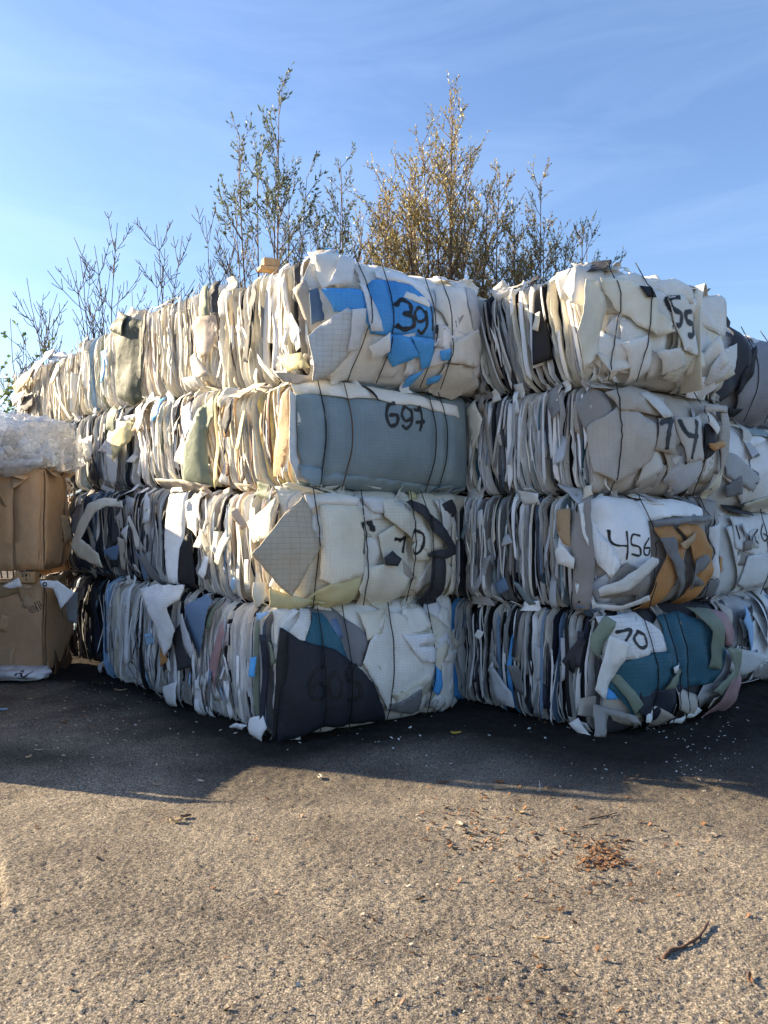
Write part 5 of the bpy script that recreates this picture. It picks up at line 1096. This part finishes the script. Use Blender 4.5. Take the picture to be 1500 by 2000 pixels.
def tree(name, label, px, Y, top, stems, spread, mat_leaf, seed, leaf_n=1., leaf=(.085, .015), lo=.30, bark_m=BK1, side_len=1.15, ang=.5, side_n=26, twig_n=7, group=None, cat='tree', stemr=.035, leaf_lo=.35):
    r = random.Random(seed); X = (px-750)/FPX*Y; H = EYE+(1000-top)/FPX*Y
    root = empty(name, (X, Y, 0), label, cat, group); T = Acc(); B = Acc(); LV_ = []; LF = []
    def add_leaf(p, d):
        l = leaf[0]*r.uniform(.55, 1.2); w = leaf[1]*r.uniform(.7, 1.3); d = d.normalized(); s = perp(d, r)*w; m = p+d*l*.45+Vector((0, 0, -.1*l)); k = len(LV_)
        LV_.extend([p, m+s, p+d*l+Vector((0, 0, -.22*l)), m-s]); LF.append([k, k+1, k+2, k+3])
    for si in range(stems):
        an = si*2.4+r.random(); sp = spread*(.25+.75*(si/stems)) if si else spread*.1
        hh = H*(1 if si == 0 else r.uniform(.86, .97)-.12*si/stems); n = 16; pts = []; r0 = stemr*r.uniform(.6, 1.) if si else stemr
        wx, wy = r.uniform(-.08, .08), r.uniform(-.08, .08)
        for i in range(n+1):
            t = i/n; k = sp*(t**.7); pts.append(Vector((X+math.cos(an)*(k+.05)+wx*math.sin(t*6), Y+math.sin(an)*(k+.05)*.8+wy*math.sin(t*5), hh*t)))
        T.add(*tube([tuple(p) for p in pts], [r0*(1.05-i/n)+.003 for i in range(n+1)], 6))
        m = int(side_n*1.35*hh/H)
        for j in range(m):
            t = lo+(1-lo)*(j+r.random())/m; f = t*n; i = min(n-1, int(f)); p = pts[i].lerp(pts[i+1], f-i); d0 = (pts[i+1]-pts[i]).normalized()
            az = r.random()*6.28; out = Vector((math.cos(az), math.sin(az), 0)); d = (d0+out*math.tan(min(1.2, ang*r.uniform(.9, 1.9)))).normalized()
            ln = side_len*1.2*(1-.62*((t-lo)/(1-lo))**2)*r.uniform(.5, 1.2)
            q = path(p, d, ln, 7, r, .10, .05)
            B.add(*tube([tuple(v) for v in q], [max(.0025, .010*(1-i2/7)*ln+.003) for i2 in range(8)], 3))
            for k in range(int(twig_n*ln/side_len+1.5)):
                f = r.uniform(.2, 1)*7; i3 = min(6, int(f)); pp = q[i3].lerp(q[i3+1], f-i3); dd = (q[i3+1]-q[i3]).normalized(); dd = (dd+perp(dd, r)*r.uniform(.3, .75)).normalized()
                tl = r.uniform(.18, .5)*min(1, ln*1.2); tq = path(pp, dd, tl, 4, r, .12, .08)
                B.add(*tube([tuple(v) for v in tq], [.0035, .003, .0027, .0023, .002], 3))
                if leaf_n > 0:
                    zrel = pp.z/H; pr = leaf_n*(1 if zrel > leaf_lo+.3 else .22)
                    for _ in range(int(tl/.026*pr+r.random())):
                        g = r.random()*4; gi = min(3, int(g)); lp = tq[gi].lerp(tq[gi+1], g-gi); ld = (tq[gi+1]-tq[gi]).normalized()+perp(dd, r)*r.uniform(.3, .9)+Vector((0, 0, .25)); add_leaf(lp, ld)
            if leaf_n > 0:
                for _ in range(int(ln/.065*leaf_n*(1 if p.z/H > leaf_lo+.25 else .3))):
                    g = r.uniform(2, 7); gi = min(6, int(g)); add_leaf(q[gi].lerp(q[gi+1], g-gi), (q[gi+1]-q[gi]).normalized()+perp(d, r)*.7)
    T.obj('trunk', bark_m, root, tuple(root.location)); B.obj('branches', bark_m, root, tuple(root.location))
    if LF:
        o = mesh_obj('crown', [tuple(v) for v in LV_], LF, mat_leaf, root, tuple(root.location), False)
    return root
tree('willow_tree', 'tall narrow willow with dark green leaf tips left of the gap in the trees', 530, 14, 175, 7, .85, LEAF1, 3, .8, (.10, .014), side_n=24, twig_n=7, side_len=1.0, ang=.42, lo=.28, leaf_lo=.42)
tree('willow_tree', 'low sparse willow right behind the marked top bale, between the two tall trees', 650, 14.5, 312, 8, .75, LEAF1, 4, .6, (.09, .012), side_n=22, twig_n=8, side_len=.85, ang=.5)
tree('willow_tree', 'tallest willow, dense with olive brown leaves, behind the middle of the stacks', 872, 15, 190, 10, 1.25, LEAF2, 5, .58, (.080, .013), side_n=36, twig_n=8, side_len=1.15, ang=.45, stemr=.05)
tree('willow_tree', 'yellowing willow leaning against the left of the tallest one', 805, 15.4, 305, 6, .9, LEAF2, 6, .75, (.08, .013), side_n=32, twig_n=9, side_len=.9, ang=.42)
tree('willow_tree', 'short willow with thin pale brown crown left of the yellowing one', 738, 15, 370, 9, 1.0, LEAF2, 7, .65, (.075, .012), side_n=28, twig_n=8, side_len=.8, ang=.45)
tree('willow_tree', 'brown leaved willow just right of the tallest one', 965, 15.2, 335, 9, 1.0, LEAF2, 8, .75, (.075, .012), side_n=30, twig_n=9, side_len=.9, ang=.45)
tree('willow_tree', 'slim dark willow standing second from the right', 1045, 15, 350, 8, .8, LEAF2, 9, .75, (.075, .011), side_n=28, twig_n=9, side_len=.85, ang=.48)
tree('willow_tree', 'rightmost low willow whose tips lean over the right stack', 1125, 15, 435, 9, 1.0, LEAF1, 10, .7, (.07, .010), side_n=24, twig_n=9, side_len=.85, ang=.5)
def bare(px, Y, top, seed, label, nst=4, spread=1.0, name='bare_tree'):
    r = random.Random(seed); X = (px-750)/FPX*Y; H = EYE+(1000-top)/FPX*Y
    root = empty(name, (X, Y, 0), label, 'tree', 'leafless trees behind the left stack'); T = Acc(); B = Acc()
    def grow(p, d, ln, rad, lev):
        n = 7; q = path(p, d, ln, n, r, .11, .10)
        B.add(*tube([tuple(v) for v in q], [max(.0055, rad*(1-.75*i/n)) for i in range(n+1)], 4))
        if lev == 0: return
        for i in range(1, n):
            if r.random() < .75:
                dd = (q[i+1]-q[i]).normalized(); s = perp(dd, r)
                s = Vector((s.x, s.y*.7, s.z)).normalized()
                for sg in (-1, 1):
                    if r.random() < .72: grow(q[i], (dd+s*sg*r.uniform(.7, 1.0)).normalized(), ln*r.uniform(.22, .42)*(1-.45*i/n), max(.0045, rad*.45), lev-1)
    n = 10
    for si in range(nst):
        an = r.random()*6.28; sp = spread*(r.uniform(.3, 1)) if si else .15; hh = H*(.42 if si else .5)
        pts = [Vector((X+math.cos(an)*(.05+sp*.45*t), Y+math.sin(an)*(.05+sp*.3*t), hh*t)) for t in [i/n for i in range(n+1)]]
        T.add(*tube([tuple(p) for p in pts], [.035-.018*i/n for i in range(n+1)], 6))
        grow(pts[-1], Vector((math.cos(an)*sp*.5, math.sin(an)*sp*.3, 1)), (H-hh)*(r.uniform(.62, .95) if si else 1.02), .014, 2)
    T.obj('trunk', BK2, root, tuple(root.location)); B.obj('branches', BK2, root, tuple(root.location))
bare(150, 13.5, 520, 21, 'leafless tree farthest left, above the green leafed twigs', 5, 1.3)
bare(222, 13.2, 455, 22, 'leafless tree with one straight leader above the sage green fold', 5, .9)
bare(285, 13.5, 440, 23, 'leafless tree with the single tallest thin whip behind the left stack', 4, .8)
bare(335, 13.2, 470, 24, 'leafless tree behind the fine cream bale of the top row', 4, .8)
bare(95, 13.8, 560, 27, 'short leafless tree just above the far left end of the stack', 4, 1.0)
bare(405, 13.5, 415, 25, 'leafless tree nearest the tall green tipped willow', 5, .9)
bare(450, 13.8, 425, 26, 'short leafless tree tangled in the foot of the green tipped willow', 4, .8)
tree('leafy_shrub', 'shrub with small round green leaves at the far left edge', 30, 12.5, 655, 6, .75, LEAF3, 31, .3, (.085, .034), side_n=12, twig_n=4, side_len=.7, ang=.7, lo=.3, bark_m=BK2, cat='shrub', stemr=.015)

# ------------------------------------------------------------------ litter on the ground
def gpos(px, py): Y = EYE*FPX/(py-1000); return (px-750)/FPX*Y, Y
def gz(x, y): return float(ground_height(np.array([x]), np.array([y]), np.array([y]))[0])
LM = {k: simple('fallen_leaf_'+k, c, .6, 0, .3, 60, .25, 20) for k, c in dict(brown=(.20, .10, .045), tan=(.42, .30, .17), yellow=(.62, .42, .05), dark=(.06, .035, .02), pale=(.55, .47, .36)).items()}
def gleaf(px, py, ln, wd, rz, m, label, seed, cat='leaf', name='fallen_leaf', curl=.35, grp='leaves fallen on the yard'):
    x, y = gpos(px, py); r = random.Random(seed); z = gz(x, y)+.006
    s, t = np.meshgrid(np.linspace(-1, 1, 7), np.linspace(-1, 1, 5), indexing='ij'); w = wd/2*np.sqrt(np.clip(1-s**2, 0, 1))**(.8)*(1-.25*s)
    P = np.stack([s*ln/2, t*w+.12*ln*s*s*r.uniform(-1, 1), curl*wd*(t*t)*.8+.12*ln*s*s*r.uniform(0, 1)+.003*vn(s*3, t*3, 0, seed)], -1)
    c_, s_ = math.cos(rz), math.sin(rz); Q = P.copy(); Q[..., 0] = P[..., 0]*c_-P[..., 1]*s_; Q[..., 1] = P[..., 0]*s_+P[..., 1]*c_
    V, F = solid_grid(Q, .0012); o = mesh_obj(name, V, F, m, None); o.location = (x, y, z); o['label'] = label; o['category'] = cat
    if grp: o['group'] = grp
    return o
gleaf(890, 1436, .085, .05, .1, LM['yellow'], 'yellow leaf on the dark soil before the gap between stacks', 1, grp=None, curl=.1)
gleaf(344, 1606, .07, .035, .3, LM['tan'], 'curled tan leaf in the sun, lower of the pair at left', 2)
gleaf(362, 1597, .06, .03, .5, LM['dark'], 'dark brown leaf in the sun, upper of the pair at left', 3)
gleaf(624, 1522, .05, .025, 1.9, LM['pale'], 'pale leaf standing on edge in the notch of the shade', 4, curl=.8)
gleaf(392, 1528, .05, .018, -.5, LM['pale'], 'small pale leaf in the shade left of the sunny notch', 5)
gleaf(306, 1533, .06, .016, -.2, LM['tan'], 'narrow tan leaf at the shade edge, left side', 6)
gleaf(898, 1611, .06, .022, -1.1, LM['pale'], 'pale cream leaf lying in the sun at centre', 7)
gleaf(976, 1529, .06, .03, -.5, LM['brown'], 'rust brown leaf at the shade edge, upper of two', 8)
gleaf(978, 1542, .075, .02, .0, LM['tan'], 'long tan leaf at the shade edge, lower of two', 9)
gleaf(865, 1529, .07, .018, .1, LM['brown'], 'thin brown leaf on the shade edge at centre', 10)
gleaf(1060, 1836, .065, .018, -.1, LM['tan'], 'narrow ochre leaf in the near foreground', 11)
gleaf(1095, 1780, .04, .02, .7, LM['brown'], 'small orange brown leaf above the ochre one', 12)
gleaf(922, 1632, .08, .012, -.1, LM['dark'], 'dark thin strip of bark in the sun at centre', 13, 'bark', 'bark_strip', grp=None)
gleaf(820, 1758, .05, .016, .6, LM['dark'], 'dark curled leaf in the lower middle of the yard', 14)
gleaf(728, 1958, .03, .012, .3, LM['tan'], 'tiny tan leaf near the bottom edge', 15)
gleaf(1465, 1915, .07, .016, 1.2, LM['brown'], 'brown twisted leaf near the right bottom corner', 16)
gleaf(1390, 1632, .06, .016, .4, LM['pale'], 'grey white leaf in the sun at the right', 17)
gleaf(1015, 1588, .07, .028, -.6, LM['tan'], 'orange tan leaf in the sun right of centre', 18)
gleaf(818, 1602, .03, .02, .4, LM['pale'], 'small cream leaf left of the cream one in the sun', 19)
gleaf(235, 1352, .12, .03, .1, LM['tan'], 'long tan leaf on the dark soil before the striped white bale', 20)
gleaf(60, 1366, .08, .02, .4, LM['tan'], 'tan leaf on the dark soil near the left edge', 21)
gleaf(124, 1412, .05, .02, .2, LM['brown'], 'brown leaf on the crack at the left', 22)
gleaf(57, 1482, .06, .03, 1.4, LM['tan'], 'pale leaf standing upright in the shade at the left', 23)
gleaf(75, 1466, .06, .014, .0, LM['pale'], 'thin pale leaf in the shade above the upright one', 24)
def twig(pts, r, label, name='twig', m=None, cat='twig'):
    P = []
    for px, py, dz in pts: x, y = gpos(px, py); P.append((x, y, gz(x, y)+dz))
    e = np.array(P); T = []
    for i in range(len(e)-1):
        for t in np.linspace(0, 1, 5)[:-1]: T.append(e[i]*(1-t)+e[i+1]*t)
    T.append(e[-1]); T = np.array(T); T[:, 2] += .004*np.array([rnd.uniform(-1, 1) for _ in T])
    org = T.mean(0); V, F = tube(T, np.linspace(r, r*.4, len(T))*np.array([rnd.uniform(.7, 1.3) for _ in T]), 6)
    o = mesh_obj(name, V, F, m or LM['dark'], None, tuple(org)); o['label'] = label; o['category'] = cat; return o
twig([(1296, 1872, .004), (1312, 1858, .006), (1335, 1852, .005), (1362, 1838, .010), (1378, 1818, .007), (1384, 1806, .010)], .0085, 'crooked dark brown twig at the lower right of the sunlit yard', m=simple('twig_brown', (.09, .045, .025), .8, 0, .8, 80))
twig([(1150, 1600, .004), (1180, 1596, .008), (1205, 1590, .006)], .005, 'short thin twig in the sun before the right stack')
twig([(1170, 1610, .004), (1120, 1618, .008)], .004, 'thin twig end left of the short one')
twig([(1250, 1642, .004), (1290, 1636, .008), (1305, 1628, .012)], .003, 'thin pale stalk near the right side of the yard', m=LM['pale'])
x, y = gpos(1052, 1545)
rt = empty('feather', (x, y, gz(x, y)), 'small white feather like scrap standing upright on the shade edge', 'scrap')
V, F = solid_grid(np.stack([np.array([[-.012, .010, .004], [-.004, .016, .002]]), np.array([[0, 0, 0], [.004, .002, 0]]), np.array([[0, 0, .065], [0, 0, .06]])], -1).reshape(2, 3, 3), .001)
mesh_obj('scrap', V, F, F_('white'), rt)
# many small white crumbs, leaf dust, grit: nobody could count them
def crumbs(name, label, n, boxes, size, mat, seed, flat=.35):
    r = random.Random(seed); A = Acc()
    for i in range(n):
        bx = r.choice(boxes); u1 = bx[0]+(bx[1]-bx[0])*(.5+.5*(r.random()+r.random()-1)); v1 = r.uniform(bx[2], bx[3]); x, y = gpos(u1, v1); s = r.uniform(*size); z = gz(x, y)
        k = r.randint(4, 5); an0 = r.random()*6; tl = (r.uniform(-1, 1)*flat, r.uniform(-1, 1)*flat); ring_ = []
        for j in range(k):
            a = an0+j*6.283/k; q = s*r.uniform(.4, 1.1); dx, dy = q*math.cos(a), q*math.sin(a)*r.uniform(.3, 1); ring_.append((x+dx, y+dy, z+.004+s*.3+dx*tl[0]+dy*tl[1]))
        V = ring_+[(a, b, c-.002-s*.12) for a, b, c in ring_]
        A.add(V, [list(range(k)), list(range(2*k-1, k-1, -1))]+[[j, (j+1) % k, k+(j+1) % k, k+j][::-1] for j in range(k)])
    o = A.obj(name, mat, None, (0, 0, 0), False); o['kind'] = 'stuff'; o['label'] = label; o['category'] = 'litter'; return o
crumbs('plastic_crumbs', 'small white plastic crumbs strewn on dark soil', 110, [(1260, 1420, 1440, 1530), (1330, 1500, 1400, 1560), (1180, 1350, 1400, 1430), (700, 1500, 1400, 1520)], (.003, .010), F_('white'), 61)
crumbs('sheet_crumbs', 'torn sheeting fluff lying along the foot of the stacks', 40, [(480, 900, 1400, 1465), (900, 1200, 1385, 1455), (1200, 1500, 1375, 1440), (200, 540, 1310, 1440)], (.006, .020), F_('milk'), 66, .6)
crumbs('leaf_dust', 'brown leaf fragments strewn over the yard', 700, [(1130, 1240, 1640, 1690), (1130, 1220, 1650, 1700), (800, 1060, 1580, 1660), (900, 1300, 1600, 1760), (800, 1500, 1510, 1700), (700, 1500, 1550, 2000), (0, 1500, 1330, 1990), (0, 300, 1330, 1450), (1100, 1250, 1640, 1700)], (.005, .017), LM['brown'], 62, .8)
crumbs('pale_chips', 'pale tan chips strewn over the yard', 240, [(0, 1500, 1340, 1990), (0, 400, 1330, 1500)], (.004, .012), LM['pale'], 63, .6)
crumbs('dark_grit', 'dark grit on the yard', 500, [(0, 1500, 1480, 1990)], (.003, .009), simple('dark_grit', (.05, .045, .04)), 64, .6)
x, y = gpos(5, 1390); 
o = gleaf(5, 1389, .07, .04, .3, F_('sky'), 'small light blue scrap at the left edge of the dark soil', 70, 'scrap', 'plastic_scrap', grp=None)
# thin white straws on the right stack's top
